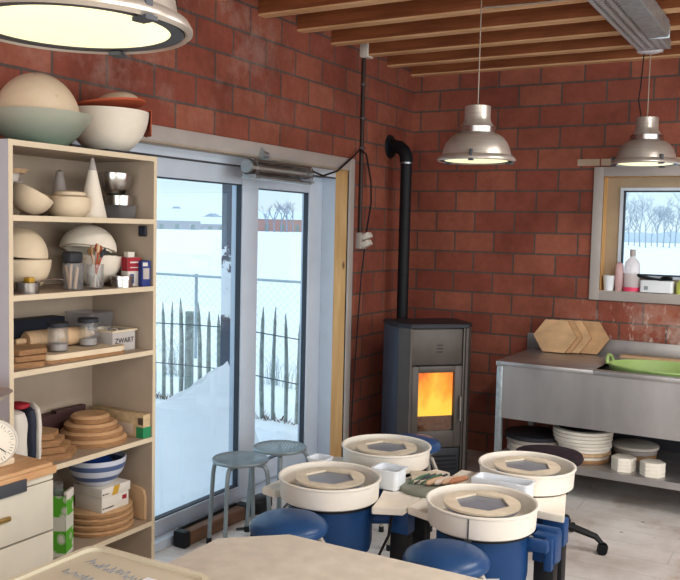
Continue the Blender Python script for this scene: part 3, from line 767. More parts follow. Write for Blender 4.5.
add('lower_panel', B().box(x0, x1, -.206, -.17, .04, .218, .003), MT['stovedark'], t)
b = B()
for k in range(4): b.box(x0 + .05, x1 - .02, -.209, -.204, .075 + k * .028, .086 + k * .028)
add('lower_grille', b, MT['blackgloss'], t)
for sx in (-.2, .2):
    for sy in (-.15, .11): add('foot', B().cyl((sx, sy, 0), (sx, sy, .03), .02, seg=12), MT['foot'], t)
t.location = (-2.274, 5.187, 0); t.rotation_euler = (0, 0, math.radians(46))
t = thing('stove_pipe', 'matt black flue pipe rising behind the stove into the wall', 'pipe', (-2.617, 5.52, .3))
add('vertical_pipe', B().cyl((-2.617, 5.52, .30), (-2.617, 5.52, 2.10), .040, seg=24), MT['pipe'], t)
b = B()
b.tube([(-2.617, 5.52, 2.09), (-2.62, 5.522, 2.14), (-2.64, 5.53, 2.18), (-2.68, 5.545, 2.21), (-2.72, 5.56, 2.22), (-2.758, 5.566, 2.22)], .047, 20)
add('elbow', b, MT['pipe'], t)
add('wall_rosette', B().lathe([(.04, 0), (.085, 0), (.08, .012), (.04, .014)], 32, T(-2.772, 5.567, 2.22) @ Matrix.Rotation(PI / 2, 4, 'Y'), closed=True), MT['pipe'], t)
add('joint_collar', B().lathe([(.041, 0), (.047, 0), (.047, .012), (.041, .012)], 24, T(-2.617, 5.52, 2.09), closed=True), MT['alu'], t)
for z in (1.62, 1.3): add('seam', B().lathe([(.04, 0), (.0425, .002), (.0425, .008), (.04, .01)], 24, T(-2.617, 5.52, z), closed=True), MT['pipe'], t)
add('inlet', B().tube([(-2.617, 5.52, .34), (-2.57, 5.47, .30), (-2.46, 5.355, .30)], .038, 18), MT['pipe'], t)

# ------------------------------------------------------------------ bookcase
BX0, BX1, BY0, BY1 = -2.75, -2.405, 1.958, 2.692
bc = thing('bookcase', 'tall open cream bookcase crammed with plaster moulds and boards', 'bookcase', ((BX0 + BX1) / 2, (BY0 + BY1) / 2, 0))
add('side_panel', B().box(BX0, BX1, BY0, BY0 + .018, 0, 1.898), MT['lamdaylit'], bc)
add('side_panel', B().box(BX0, BX1, BY1 - .018, BY1, 0, 1.898), MT['lam'], bc)
add('top_panel', B().box(BX0, BX1 - .001, BY0 + .018, BY1 - .018, 1.88, 1.898), MT['lam'], bc)
SH = [1.643, 1.368, 1.103, .737, .377]
for z in SH + [.08]: add('shelf', B().box(BX0, BX1 - .001, BY0 + .018, BY1 - .018, z - .02, z), MT['lam'], bc)
add('back_panel', B().box(BX0 - .006, BX0, BY0, BY1, 0, 1.898), MT['lam'], bc)
add('plinth', B().box(BX1 - .05, BX1 - .03, BY0 + .018, BY1 - .018, 0, .06), MT['lam'], bc)
b = B(); e = .0012
b.box(BX1, BX1 + e, BY0, BY0 + .018, 0, 1.898).box(BX1, BX1 + e, BY1 - .018, BY1, 0, 1.898)
for z in [1.898] + SH: b.box(BX1 - .001, BX1 + e, BY0 + .018, BY1 - .018, z - .02, z)
add('front_edging', b, MT['lamedge'], bc)

def bowl(r, h, t=.008, foot=.4, n=12, pw=.55):
    o = [(0, 0), (r * foot, 0)]
    for k in range(1, n + 1):
        s = k / n; o.append((r * foot + (r - r * foot) * math.sin(s * PI / 2) ** (1 / (1 + pw)) if False else r * (foot + (1 - foot) * math.sin(s * PI / 2)), h * (1 - math.cos(s * PI / 2)) if foot < .1 else h * s ** 1.25))
    inn = [(max(0, q - t), z + t) for q, z in o[2:]][::-1]
    inn[0] = (r - t, h)
    return o + [(r - t * .4, h + t * .25)] + inn + [(0, t)]
def hemi(r, h, t=.012, flat=.35, n=14):
    """round-bellied plaster bowl"""
    o = [(0, 0)]
    a0 = math.asin(min(.99, flat))
    for k in range(n + 1):
        an = a0 + (PI / 2 - a0) * k / n
        o.append((r * math.sin(an), h * (math.cos(a0) - math.cos(an)) / math.cos(a0)))
    return o + [(r - t, h)] + [(max(0, q - t), z + t * .8) for q, z in o[1:-1]][::-1] + [(0, t)]
def item(name, prof, mat, label, cat, loc, rz=0, rx=0, ry=0, group=None, seg=44, sx=1, sy=1, flip=False):
    b = B(); m = Matrix()
    if flip: m = Matrix.Rotation(PI, 4, 'X')
    b.lathe(prof, seg, m, sx=sx, sy=sy)
    o = add(name, b, mat, None); o.location = loc; o.rotation_euler = (rx, ry, rz)
    return tag(o, label, cat, group)

# --- top of the bookcase
zt = 1.898
item('green_bowl', [(0, 0), (.095, 0), (.10, .004), (.135, .035), (.165, .075), (.185, .108), (.187, .113), (.181, .112), (.160, .078), (.13, .04), (.09, .012), (0, .01)], MT['celadon'], 'wide shallow grey-green glazed bowl on the bookcase top edge', 'bowl', (-2.50, 2.172, zt))
item('plaster_dome', hemi(.152, .175, .014, .1), MT['speckle'], 'big speckled plaster dome lying upside down on the green bowl', 'dome', (-2.505, 2.168, zt + .083 + .175), flip=True)
t = item('plaster_bowl', hemi(.165, .165, .016, .38), MT['plaster2'], 'large white plaster bowl at the door end of the bookcase top', 'bowl', (-2.565, 2.575, zt + .012))
solo('slate_tile', B().box(-2.68, -2.44, 2.45, 2.69, zt, zt + .012, .002), MT['slate'], 'dark slate tile under the large white plaster bowl', 'tile', (-2.56, 2.57, zt))
item('terracotta_saucer', [(0, 0), (.10, 0), (.158, .022), (.16, .03), (.10, .012), (0, .01)], MT['terracotta'], 'orange terracotta saucer lying in the large white plaster bowl', 'saucer', (-2.578, 2.585, zt + .176), rx=math.radians(4), ry=math.radians(-7))
item('small_plaster_bowl', hemi(.092, .045, .01, .5), MT['plaster'], 'small plaster bowl upside down on the terracotta saucer', 'bowl', (-2.595, 2.655, zt + .262), flip=True, rx=.1, ry=-.1)
b = B(); n = 10; g = []
for i in range(n + 1):
    row = []
    for j in range(9):
        s = j / 8; an = math.radians(36 + 40 * i / n)
        rr = .10 + .075 * min(1, s * 1.6); zz = zt + .188 - max(0, s - .62) * .26 + .004 * math.sin(i * 2.1)
        row.append(b.bm.verts.new((-2.565 + rr * math.cos(an), 2.575 + rr * math.sin(an), zz)))
    g.append(row)
for i in range(n):
    for j in range(8): b.bm.faces.new((g[i][j], g[i + 1][j], g[i + 1][j + 1], g[i][j + 1]))
b2 = b
o = solo('orange_cloth', b2, MT['terracotta'], 'rust orange cloth draped over the rim of the large plaster bowl', 'cloth', (-2.42, 2.66, zt + .19))
o.modifiers.new('solid', 'SOLIDIFY').thickness = .004
# --- first compartment
z = SH[0]
item('plaster_tub', [(0, 0), (.055, 0), (.06, .10), (.05, .105), (.045, .06), (0, .06)], MT['plaster'], 'plaster tub at the back under the small plates', 'tub', (-2.685, 2.165, z), seg=36)
for k, (r, h, mt, zz, lb) in enumerate(((.055, .022, 'casing', .105, 'small grey dish under the top plate in the upper compartment'), (.045, .03, 'paper', .127, 'small white ring stand between dish and plate'), (.078, .016, 'bisque2', .157, 'pale round plate topmost in the upper compartment stack'))):
    item('round_plate', [(0, 0), (r * .8, 0), (r, h), (r * .93, h), (r * .7, h * .45), (0, h * .4)], MT[mt], lb, 'plate', (-2.665, 2.165, z + zz))
item('tilted_mould', hemi(.076, .08, .014, .35), MT['plaster'], 'plaster bowl mould lying tilted at the side panel of the top compartment', 'mould', (-2.53, 2.125, z + .014), rx=math.radians(-24), ry=math.radians(14))
t = thing('squat_mould', 'squat round plaster mould with lid in the top compartment', 'mould', (-2.52, 2.33, z))
add('body', B().lathe([(0, 0), (.055, 0), (.075, .02), (.083, .05), (.078, .075), (.06, .082), (0, .082)], 44, T(-2.52, 2.33, z)), MT['plaster'], t)
add('lid', B().lathe([(0, .082), (.062, .082), (.058, .094), (.03, .1), (0, .101)], 44, T(-2.515, 2.33, z)), MT['plaster'], t)
add('spout', B().tube([(-2.555, 2.275, z + .055), (-2.575, 2.245, z + .075), (-2.58, 2.235, z + .085)], [.02, .013, .009], 12), MT['plaster'], t)
item('grey_cone', [(0, 0), (.045, 0), (.04, .02), (.014, .18), (0, .19)], MT['casing'], 'dim grey cone standing at the back of the top compartment', 'cone', (-2.67, 2.42, z))
t = thing('white_cone', 'tall white plaster cone almost touching the bookcase top', 'cone', (-2.51, 2.44, z))
add('cone', B().lathe([(0, 0), (.055, 0), (.055, .004), (.016, .185), (0, .19)], 44, T(-2.51, 2.44, z)), MT['plaster2'], t)
add('tip', B().lathe([(.0163, .184), (.006, .232), (0, .234)], 32, T(-2.51, 2.44, z)), MT['casing'], t, label='greyer tip')
t = thing('plastic_tub', 'smoky clear plastic tub under the steel bowls', 'tub', (-2.53, 2.61, z))
add('tub_wall', B().lathe([(0, 0), (.058, 0), (.066, .05), (.063, .05), (.055, .003), (0, .003)], 4, T(-2.53, 2.605, z, PI / 4), sx=1.1, sy=1.0), MT['clearplastic'], t)
add('tub_lid', B().box(-2.585, -2.475, 2.55, 2.66, z + .05, z + .054), MT['clearplastic'], t)
item('steel_pan', [(0, 0), (.056, 0), (.058, .035), (.061, .036), (.061, .039), (.055, .038), (.053, .003), (0, .003)], MT['chrome'], 'flat steel pan under the round steel bowl', 'pan', (-2.53, 2.605, z + .054))
item('steel_bowl', hemi(.068, .088, .004, .4), MT['chrome'], 'round stainless steel bowl on top of the pan', 'bowl', (-2.535, 2.585, z + .093), rx=-.05)
# --- second compartment
z = SH[1]
item('plaster_bowl', hemi(.108, .115, .016, .42), MT['plaster'], 'lower plaster bowl of the pair behind the small strainer', 'bowl', (-2.575, 2.15, z))
item('plaster_bowl', hemi(.108, .105, .016, .3), MT['plaster'], 'upside-down plaster bowl topping the pair behind the small strainer', 'bowl', (-2.575, 2.145, z + .232), flip=True, rx=-.06, ry=.05)
t = thing('small_strainer', 'small steel strainer with wooden peg and wire handle', 'strainer', (-2.46, 2.085, z))
add('cup', B().lathe([(0, 0), (.038, 0), (.042, .038), (.045, .04), (.039, .038), (.036, .003), (0, .003)], 32, T(-2.46, 2.085, z)), MT['chrome'], t)
add('peg', B().box(-2.475, -2.445, 2.078, 2.104, z + .03, z + .056, .004), MT['yellow'], t)
add('handle', B().tube([(-2.46, 2.12, z + .038), (-2.47, 2.2, z + .045), (-2.475, 2.26, z + .04)], .004, 6), MT['chrome'], t)
t = thing('tool_beaker', 'clear plastic beaker holding wooden modelling tools and black sponge', 'beaker', (-2.47, 2.305, z))
add('beaker_wall', B().lathe([(0, 0), (.036, 0), (.041, .10), (.039, .10), (.034, .004), (0, .004)], 32, T(-2.47, 2.305, z)), MT['clearplastic'], t)
def stick(name, x, y, z0, dx, dy, L, r, mat, label, cat, grp=None, head=None):
    b = B().tube([(x, y, z0), (x + dx * .5, y + dy * .5, z0 + L * .5), (x + dx, y + dy, z0 + L)], [r, r * 1.15, r * .9], 7)
    o = solo(name, b, mat, label, cat, (x, y, z0), grp)
    if head:
        hb = B().tube([(x + dx, y + dy, z0 + L), (x + dx * 1.08, y + dy * 1.08, z0 + L * 1.13), (x + dx * 1.15, y + dy * 1.15, z0 + L * 1.25)], [r * 1.3, r * 2.1, r * .5], 8)
        add('bristles', hb, head, o)
    return o
for k in range(4):
    stick('modelling_tool', -2.475 + .014 * math.cos(k * 1.6), 2.305 + .014 * math.sin(k * 1.6), z + .005, .012 * math.cos(k * 2), .014 * math.sin(k * 2), .075 + .006 * k, .0055, MT['bisque2'], 'wooden modelling tool inside the clear plastic beaker', 'tool', 'wooden tools in the clear beaker')
solo('black_sponge', B().box(-2.50, -2.445, 2.27, 2.335, z + .101, z + .145, .012, 3), MT['slate'], 'black sponge lying over the mouth of the clear beaker', 'sponge', (-2.47, 2.3, z + .101))
t = thing('brush_jar', 'glass jar full of paint brushes beside the clear beaker', 'jar', (-2.46, 2.405, z))
add('jar_wall', B().lathe([(0, 0), (.031, 0), (.034, .005), (.034, .095), (.032, .095), (.031, .006), (0, .004)], 32, T(-2.46, 2.405, z)), MT['jar'], t)
for k in range(8):
    a = k * 2.4; rr = .018
    stick('paint_brush', -2.46 - rr * math.cos(a) * .9, 2.405 - rr * math.sin(a) * .9, z + .007, rr * math.cos(a) * 2.3, rr * math.sin(a) * 2.3 + .008, .115 + .02 * ((k * 3) % 4) / 3, .0036, MT[('terracotta', 'paper', 'clay', 'paper', 'greycord', 'terracotta', 'clay', 'paper')[k]],
          ('paint brush leaning in the glass jar'), 'brush', 'paint brushes in the glass jar', MT[('slate', 'terracotta', 'bisque', 'slate', 'terracotta', 'bisque2', 'terracotta', 'bisque')[k]])
item('large_plaster_bowl', hemi(.112, .118, .018, .3), MT['plaster2'], 'lower one of the two large plaster bowls behind the brushes', 'bowl', (-2.60, 2.535, z + .004), rx=-.04, ry=.0)
item('large_plaster_bowl', hemi(.112, .092, .018, .42), MT['plaster2'], 'upturned large plaster bowl tilted on its mate behind the brushes', 'bowl', (-2.605, 2.525, z + .236), flip=True, rx=math.radians(-13), ry=math.radians(-4))
item('steel_tin', [(0, 0), (.043, 0), (.043, .03), (.046, .031), (.046, .045), (0, .047)], MT['chrome'], 'shallow steel tin in front of the large plaster bowls', 'tin', (-2.455, 2.545, z))
def carton(name, label, loc, sx, sy, h, mat, rz=0, cat='box'):
    t = thing(name, label, cat, (0, 0, 0)); add('carton', B().box(-sx / 2, sx / 2, -sy / 2, sy / 2, 0, h, .0015), mat, t)
    t.location = loc; t.rotation_euler = (0, 0, rz); return t
t = carton('medicine_box', 'tall red and white carton beside the blue carton', (-2.475, 2.618, z), .05, .062, .118, MT['paper'], -.25)
def panel(t, nm, mat, x, y0, y1, z0, z1):  # printed panel on the +x face
    o = add(nm, B(), mat) if False else None
    b = B().box(x, x + .0008, y0, y1, z0, z1); ob = add(nm, b, mat); ob.parent = t; return ob
panel(t, 'red_print', MT['red'], .025, -.031, .031, .062, .118)
panel(t, 'white_line', MT['paper'], .0255, -.02, .024, .095, .101)
panel(t, 'white_line', MT['paper'], .0255, -.02, .018, .075, .079)
panel(t, 'blue_print', MT['bluecard'], .025, -.02, -.002, .012, .05)
ob = add('red_side', B().box(-.02, .024, -.0318, -.031, .062, .118), MT['red']); ob.parent = t
add('flap', B().box(-.02, .01, -.02, .01, .118, .14), MT['paper']).parent = t
t = carton('tea_box', 'blue carton with white label standing against the side panel', (-2.462, 2.648 + .0, z), .05, .04, .105, MT['bluecard'], -.3)
t.location = (-2.436, 2.648, z)
panel(t, 'white_label', MT['casing'], .025, -.014, .014, .03, .075); panel(t, 'white_label', MT['paper'], .025, -.016, .006, .083, .098)
t = thing('hygrometer', 'small black square gadget stuck inside the side panel', 'gadget', (-2.46, BY1 - .018, z + .22))
add('case', B().box(-2.48, -2.436, BY1 - .03, BY1 - .018, z + .203, z + .248, .006, 3), MT['slate'], t)
add('screen', B().box(-2.474, -2.442, BY1 - .031, BY1 - .03, z + .212, z + .242, 0), MT['navy'], t)
# --- third compartment
z = SH[2]
for k in range(3):
    solo('hexagonal_board', B().prism(hexa(.115, .2 + .12 * k), z + .022 * k, z + .022 * k + .019, T(-2.535 - .006 * k, 2.10 + .003 * k, 0), .002), MT['ply'], ('hexagonal plywood board lowest of the stack beside the rolling pin', 'hexagonal plywood board in the middle of the stack beside the rolling pin', 'hexagonal plywood board topmost of the stack beside the rolling pin')[k], 'board', (-2.535, 2.10, z + .022 * k), 'hexagonal boards by the rolling pin')
solo('long_dark_box', B().box(-2.745, -2.67, 2.03, 2.45, z, z + .14, .006), MT['navy'], 'long dark blue box at the back behind the rolling pin', 'box', (-2.7, 2.24, z))
t = thing('plaster_slab', 'long rounded plaster slab along the shelf under the jars', 'slab', (-2.51, 2.36, z))
pl = []
for cx, cy, a0 in ((.04, .16, 0), (-.04, .16, 90), (-.04, -.16, 180), (.04, -.16, 270)):
    for q in range(7):
        an = math.radians(a0 + 15 * q); pl.append((cx + .045 * math.cos(an), cy + .045 * math.sin(an)))
add('slab', B().prism(pl, z + .012, z + .032, T(-2.52, 2.36, 0, -.05), .004), MT['plaster'], t)
add('base_board', B().prism([(x * .97, y * .97) for x, y in pl], z, z + .012, T(-2.515, 2.36, 0, -.05)), MT['bisque'], t)
t = thing('rolling_pin', 'thick wooden rolling pin lying across the slab behind the jars', 'rolling pin', (-2.60, 2.34, z + .07))
m0 = T(-2.585, 2.325, z + .072) @ Matrix.Rotation(-PI / 2, 4, 'X') @ Matrix.Rotation(.06, 4, 'Y')
add('roller', B().lathe([(0, -.14), (.030, -.14), (.036, -.132), (.036, .132), (.030, .14), (0, .14)], 28, m0), MT['bisque2'], t)
for s in (-1, 1): add('handle', B().lathe([(0, s * .14), (.011, s * .142), (.013, s * .165), (.009, s * .185), (0, s * .188)], 16, m0), MT['bisque2'], t)
for y, xx, lb in ((2.262, -2.505, 'clear glass jar with black lid, nearer the hexagonal boards'), (2.438, -2.53, 'clear glass jar with black lid, nearer the labelled box')):
    t = thing('storage_jar', lb, 'jar', (xx, y, z + .032), 'jars with black lids')
    add('jar_wall', B().lathe([(0, 0), (.036, 0), (.039, .006), (.039, .085), (.036, .092), (.034, .09), (.036, .008), (0, .005)], 36, T(xx, y, z + .032)), MT['jar'], t)
    add('lid', B().lathe([(0, .094), (.041, .094), (.041, .108), (.038, .111), (0, .111)], 36, T(xx, y, z + .032)), MT['slate'], t)
    add('contents', B().lathe([(0, .006), (.033, .006), (.033, .03), (0, .034)], 30, T(xx, y, z + .032)), MT['casing'], t)
t = thing('marked_box', 'white plastic box with cream rim handwritten ZWART', 'box', (-2.545, 2.585, z))
X0, X1, Y0, Y1 = -2.61, -2.475, 2.515, 2.645
b = B(); b.box(X0, X1, Y0, Y0 + .003, z, z + .082).box(X0, X1, Y1 - .003, Y1, z, z + .082).box(X0, X0 + .003, Y0, Y1, z, z + .082).box(X1 - .003, X1, Y0, Y1, z, z + .082).box(X0, X1, Y0, Y1, z, z + .004)
add('box_wall', b, MT['milky'], t)
add('contents', B().box(X0 + .006, X1 - .02, Y0 + .006, Y1 - .006, z + .005, z + .062), M('dark red pigment', '#6d3238', .8), t)
b = B(); b.box(X0 - .006, X1 + .006, Y0 - .006, Y0 + .002, z + .08, z + .088).box(X0 - .006, X1 + .006, Y1 - .002, Y1 + .006, z + .08, z + .088).box(X0 - .006, X0 + .002, Y0, Y1, z + .08, z + .088).box(X1 - .002, X1 + .006, Y0, Y1, z + .08, z + .088)
add('box_rim', b, MT['lamedge'], t)
mt_ = Matrix.Translation((X1 + .0012, (Y0 + Y1) / 2 + .002, z + .043)) @ Matrix(((0, 0, 1, 0), (1, 0, 0, 0), (0, 1, 0, 0), (0, 0, 0, 1)))
add('lettering', text_mesh(B(), 'ZWART', .030, mt_), MT['ink'], t)
for k, (dx, dy) in enumerate(((-.03, -.03), (.01, .02))):
    b = B(); b.lathe(hemi(.026, .022, .003, .2), 20, T(X0 + .07 + dx, 2.58 + dy, z + .063, 0, .5 + k, .3)); solo('shell', b, MT['plaster2'], ('pale shell in the marked box nearer the jars', 'pale shell in the marked box nearer the door')[k], 'shell', (X0 + .07 + dx, 2.58 + dy, z + .063))
t = thing('clear_container', 'empty clear plastic container standing behind the marked box', 'container', (-2.68, 2.56, z))
b = B().lathe([(0, 0), (.085, 0), (.098, .148), (.102, .15), (.095, .15), (.082, .003), (0, .003)], 4, T(-2.665, 2.575, z, PI / 4)); add('container_wall', b, MT['clearplastic'], t)
# --- fourth compartment
z = SH[3]
t = thing('clay_bag', 'white and navy bag with red top slumped at the shelf side', 'bag', (-2.46, 2.05, z))
def blob(b, cx, cy, z0, sx, sy, h, seed, n=18, m=12):
    g = []
    for j in range(m + 1):
        s = j / m; k = (1 - abs(2 * s - 1) ** 5) ** .4 if 0 < s < 1 else .05
        if s <= .02: k = .8
        g.append([b.bm.verts.new((cx + sx * k * (abs(math.cos(2 * PI * i / n)) ** .7 * (1 if math.cos(2 * PI * i / n) > 0 else -1)) * (1 + .1 * noise.noise(Vector((i * .7, s * 4, seed)))), cy + sy * k * (abs(math.sin(2 * PI * i / n)) ** .7 * (1 if math.sin(2 * PI * i / n) > 0 else -1)) * (1 + .1 * noise.noise(Vector((i * .7, s * 4, seed + 9)))), z0 + h * s)) for i in range(n)])
    for a, c in zip(g, g[1:]):
        for i in range(n): b.bm.faces.new((a[i], a[(i + 1) % n], c[(i + 1) % n], c[i]))
    b.bm.faces.new(g[0][::-1]); b.bm.faces.new(g[-1]); return b
add('white_side', blob(B(), -2.475, 2.032, z, .05, .035, .225, 3), MT['paper'], t)
add('navy_stripe', blob(B(), -2.462, 2.078, z, .042, .018, .232, 5), MT['navy'], t)
add('white_edge', blob(B(), -2.462, 2.106, z, .042, .012, .236, 7), MT['paper'], t)
add('red_fold', blob(B(), -2.47, 2.05, z + .222, .04, .03, .02, 8), MT['red'], t)
for k in range(4):
    solo('hexagonal_board', B().prism(hexa(.115 - .010 * k, .1), z + .025 * k, z + .025 * k + .022, T(-2.535 - .006 * k, 2.235 - .012 * k, 0), .002), MT['ply'], ('hexagonal board lowest of the stack beside the white and navy bag', 'hexagonal board second from below beside the white and navy bag', 'hexagonal board third from below beside the white and navy bag', 'hexagonal board topmost of the stack beside the white and navy bag')[k], 'board', (-2.535, 2.235, z + .025 * k), 'hexagonal boards by the bag')
for k in range(4):
    r = (.138, .124, .106, .078)[k]; zz = z + .029 * k
    item('round_board', [(0, 0), (r, 0), (r, .018), (r - .012, .028), (0, .028)], MT['ply'], ('round wooden board lowest of the stepped pile before the flat brown box', 'second round board up in the stepped pile', 'third round board up in the stepped pile', 'smallest round board topping the stepped pile')[k], 'board', (-2.56, 2.49 - .004 * k, zz), group='stepped pile of round boards')
solo('flat_brown_box', B().box(-2.745, -2.69, 2.05, 2.58, z, z + .105, .003).box(-2.72, -2.69, 2.42, 2.58, z + .105, z + .118), M('dull maroon', '#4c3434', .6), 'long maroon box lying at the back of the fourth compartment', 'box', (-2.7, 2.3, z))
t = thing('printed_carton', 'long printed carton with green end against the side panel', 'box', (-2.53, 2.645, z))
add('carton', B().box(-2.70, -2.412, 2.628, 2.672, z, z + .098, .002), M('printed card', '#c4ae8a', .6, var=.3, scale=30), t)
add('green_end', B().box(-2.45, -2.4115, 2.6272, 2.6728, z, z + .045), M('green card', '#2f8a5c', .6), t)
b = B()
for k in range(5): b.box(-2.44 + .006 * k, -2.437 + .006 * k, 2.6268, 2.628, z + .055, z + .085)
add('bar_code', b, MT['ink'], t)
add('dull_print', B().box(-2.62, -2.47, 2.6274, 2.628, z + .012, z + .055), MT['claywhite'], t)
# --- fifth compartment
z = SH[4]
for k in range(4):
    r = .147 - .002 * k
    item('round_board', [(0, 0), (r - .006, 0), (r, .006), (r, .015), (r - .004, .018), (0, .018)], MT['bisque'], ('round plywood bat at the bottom of the pile under the white carton', 'second round plywood bat under the white carton', 'third round plywood bat under the white carton', 'top round plywood bat right under the white carton')[k], 'board', (-2.55 - .003 * k, 2.51 + .003 * k, z + .024 * k), group='round bats under the white carton')
    if k < 3: pass
zb = z + .09
t = thing('white_carton', 'white carton with lid, yellow strip and red mark', 'box', (-2.53, 2.505, zb))
add('carton', B().box(-2.60, -2.45, 2.435, 2.585, zb, zb + .062, .002), MT['paper'], t)
add('lid', B().box(-2.605, -2.445, 2.43, 2.59, zb + .062, zb + .10, .002), MT['paper'], t)
add('yellow_strip', B().prism([(.0, .0), (.03, 0), (.045, .036), (.012, .036)], 0, .001, Matrix.Translation((-2.4452, 2.485, zb + .063)) @ Matrix(((0, 0, 1, 0), (1, 0, 0, 0), (0, 1, 0, 0), (0, 0, 0, 1)))), MT['yellow'], t)
add('red_mark', B().box(-2.4502, -2.4490, 2.548, 2.572, zb + .03, zb + .047), MT['red'], t)
b = B(); b.box(-2.4502, -2.449, 2.44, 2.447, zb + .014, zb + .019).box(-2.4502, -2.449, 2.45, 2.50, zb + .014, zb + .0175).box(-2.4452, -2.444, 2.435, 2.442, zb + .073, zb + .078).box(-2.4452, -2.444, 2.445, 2.468, zb + .074, zb + .077)
add('black_print', b, MT['ink'], t)
t = thing('striped_bowl', 'white bowl with slate-blue stripes on top of the white carton', 'bowl', (-2.535, 2.49, zb + .10))
add('bowl_wall', B().lathe(bowl(.118, .11, .006, .5), 48, T(-2.535, 2.49, zb + .10)), MT['striped'], t)
item('blue_lump', [(0, 0), (.07, .0), (.085, .03), (.06, .05), (0, .055)], M('blue bag', '#20468f', .5), 'blue bundle lying inside the striped bowl', 'bundle', (-2.545, 2.47, zb + .165))
t = thing('green_carton', 'white carton printed with green circles, open at the top', 'box', (0, 0, 0))
b = B(); w2, d2, h2 = .058, .042, .235
b.box(-w2, w2, -d2, -d2 + .002, 0, h2).box(-w2, w2, d2 - .002, d2, 0, h2).box(-w2, -w2 + .002, -d2, d2, 0, h2).box(w2 - .002, w2, -d2, d2, 0, h2).box(-w2, w2, -d2, d2, 0, .003)
ob = add('carton', b, MT['circles']); ob.parent = t
add('white_corner', B().box(w2 - .012, w2 + .002, -d2 + .01, d2, h2 - .02, h2 + .012, .003), MT['paper']).parent = t
t.location = (-2.462, 2.205, z); t.rotation_euler = (0, 0, math.radians(28))
item('grey_roll', [(0, 0), (.022, 0), (.022, .06), (.019, .06), (.019, .004), (0, .004)], MT['clearplastic'], 'grey plastic cup poking out of the green circled carton', 'cup', (-2.445, 2.208, z + .215), rx=.1)
item('dark_cup', [(0, 0), (.022, 0), (.024, .05), (.021, .05), (.02, .004), (0, .004)], MT['slate'], 'dark cup poking out of the green circled carton', 'cup', (-2.49, 2.19, z + .205))
for q, (x_, y_) in enumerate(((-2.445, 2.208), (-2.49, 2.19))): pass
pl = [(-.06, 0), (.07, 0), (.07, .10), (.062, .125), (.045, .138), (-.035, .15), (-.06, .14)]
b = B(); b.prism(pl, 0, .012, Matrix.Translation((-2.50, 2.662, z)) @ Matrix(((1, 0, 0, 0), (0, 0, 1, 0), (0, 1, 0, 0), (0, 0, 0, 1))), .003)
solo('rounded_board', b, MT['bisque2'], 'pale rounded board leaning on the side panel by the bats', 'board', (-2.5, 2.667, z))

# ------------------------------------------------------------------ drawer cabinet and kitchen scale
CX = -2.18
t = thing('drawer_cabinet', 'cream drawer cabinet with wooden top beside the bookcase', 'cabinet', (-2.46, 1.55, 0))
add('body', B().box(-2.75, CX - .02, 1.10, 1.95, 0, .795), MT['cabinet'], t)
add('top_board', B().box(-2.75, CX + .008, 1.09, 1.956, .795, .822, .003), MT['board'], t)
add('top_rail', B().box(CX - .02, CX - .004, 1.10, 1.95, .775, .795), MT['cabinet'], t)
for z0, z1 in ((.606, .772), (.36, .60), (.05, .354)):
    d = add('drawer_front', B().box(CX - .02, CX, 1.102, 1.948, z0, z1, .002), MT['cabinet'], t)
    if z0 < .7:
        h = B(); zc = (z0 + z1) / 2; h.box(CX, CX + .012, 1.62, 1.772, zc - .004, zc + .012, .004)
        add('drawer_handle', h, MT['brass'], d)
add('label_strip', B().box(CX - .003, CX + .012, 1.45, 1.832, .765, .806, .002), MT['handlegrey'], t)
solo('cutting_board', B().box(-2.60, -2.172, 1.5, 1.94, .822, .836, .003), MT['board'], 'wooden board lying under the kitchen scale', 'board', (-2.4, 1.7, .822))
t = thing('kitchen_scale', 'old kitchen scale with round dial and metal bowl', 'scale', (-2.30, 1.82, .836))
add('base', B().box(-2.39, -2.25, 1.745, 1.90, .836, .86, .008), MT['plaster'], t)
mdial = T(-2.262, 1.822, .918) @ Matrix.Rotation(math.radians(-32), 4, 'Z') @ Matrix.Rotation(PI / 2, 4, 'Y')
add('drum', B().lathe([(0, -.07), (.066, -.07), (.074, -.06), (.076, 0), (.070, .006), (.07, .002), (0, .002)], 40, mdial), MT['paper'], t)
dial = add('dial', B().lathe([(0, .003), (.069, .003), (.069, .005), (0, .005)], 40, mdial), MT['plaster2'], t)
b = B()
for k in range(40):
    b.box(.054, .064 if k % 5 else .050, -.0007, .0007, .0052, .0056, m=mdial @ Matrix.Rotation(2 * PI * k / 40, 4, 'Z'))
add('graduation', b, MT['handlegrey'], dial)
add('pointer', B().box(-.008, .05, -.0015, .0015, .0056, .0066, m=mdial @ Matrix.Rotation(.9, 4, 'Z')), MT['ink'], dial)
add('neck', B().cyl((-2.30, 1.80, .985), (-2.30, 1.80, 1.045), .018, seg=16), MT['steel'], t)
add('bowl', B().lathe([(0, 1.045), (.05, 1.046), (.09, 1.058), (.118, 1.082), (.121, 1.083), (.09, 1.066), (.05, 1.052), (0, 1.05)], 44, T(-2.30, 1.776, 0)), MT['shade'], t)

t.location = (-2.30, 1.82 - .045, .836)

# ------------------------------------------------------------------ foreground worktable with storage box
t = thing('worktable', 'large beige worktable in the foreground with a clipped corner', 'table', (-.5, 1.3, 0))
add('table_top', B().prism([(-1.44, .45), (.55, .45), (.55, 2.008), (-1.286, 2.008), (-1.44, 1.87)], .715, .75, None, .006), MT['pottop'], t)
for x, y in ((-1.30, .6), (.4, .6), (.4, 1.85), (-1.22, 1.80)): add('leg', B().box(x - .03, x + .03, y - .03, y + .03, 0, .715, .003), MT['black'], t)
t = thing('storage_box', 'translucent storage box with scribbled lid on the worktable corner', 'box', (-1.28, 1.24, .75))
def rrect(x0, x1, y0, y1, r, n=6):
    o = []
    for cx, cy, a0 in ((x1 - r, y1 - r, 0), (x0 + r, y1 - r, 90), (x0 + r, y0 + r, 180), (x1 - r, y0 + r, 270)):
        for q in range(n + 1):
            an = math.radians(a0 + 90 * q / n); o.append((cx + r * math.cos(an), cy + r * math.sin(an)))
    return o
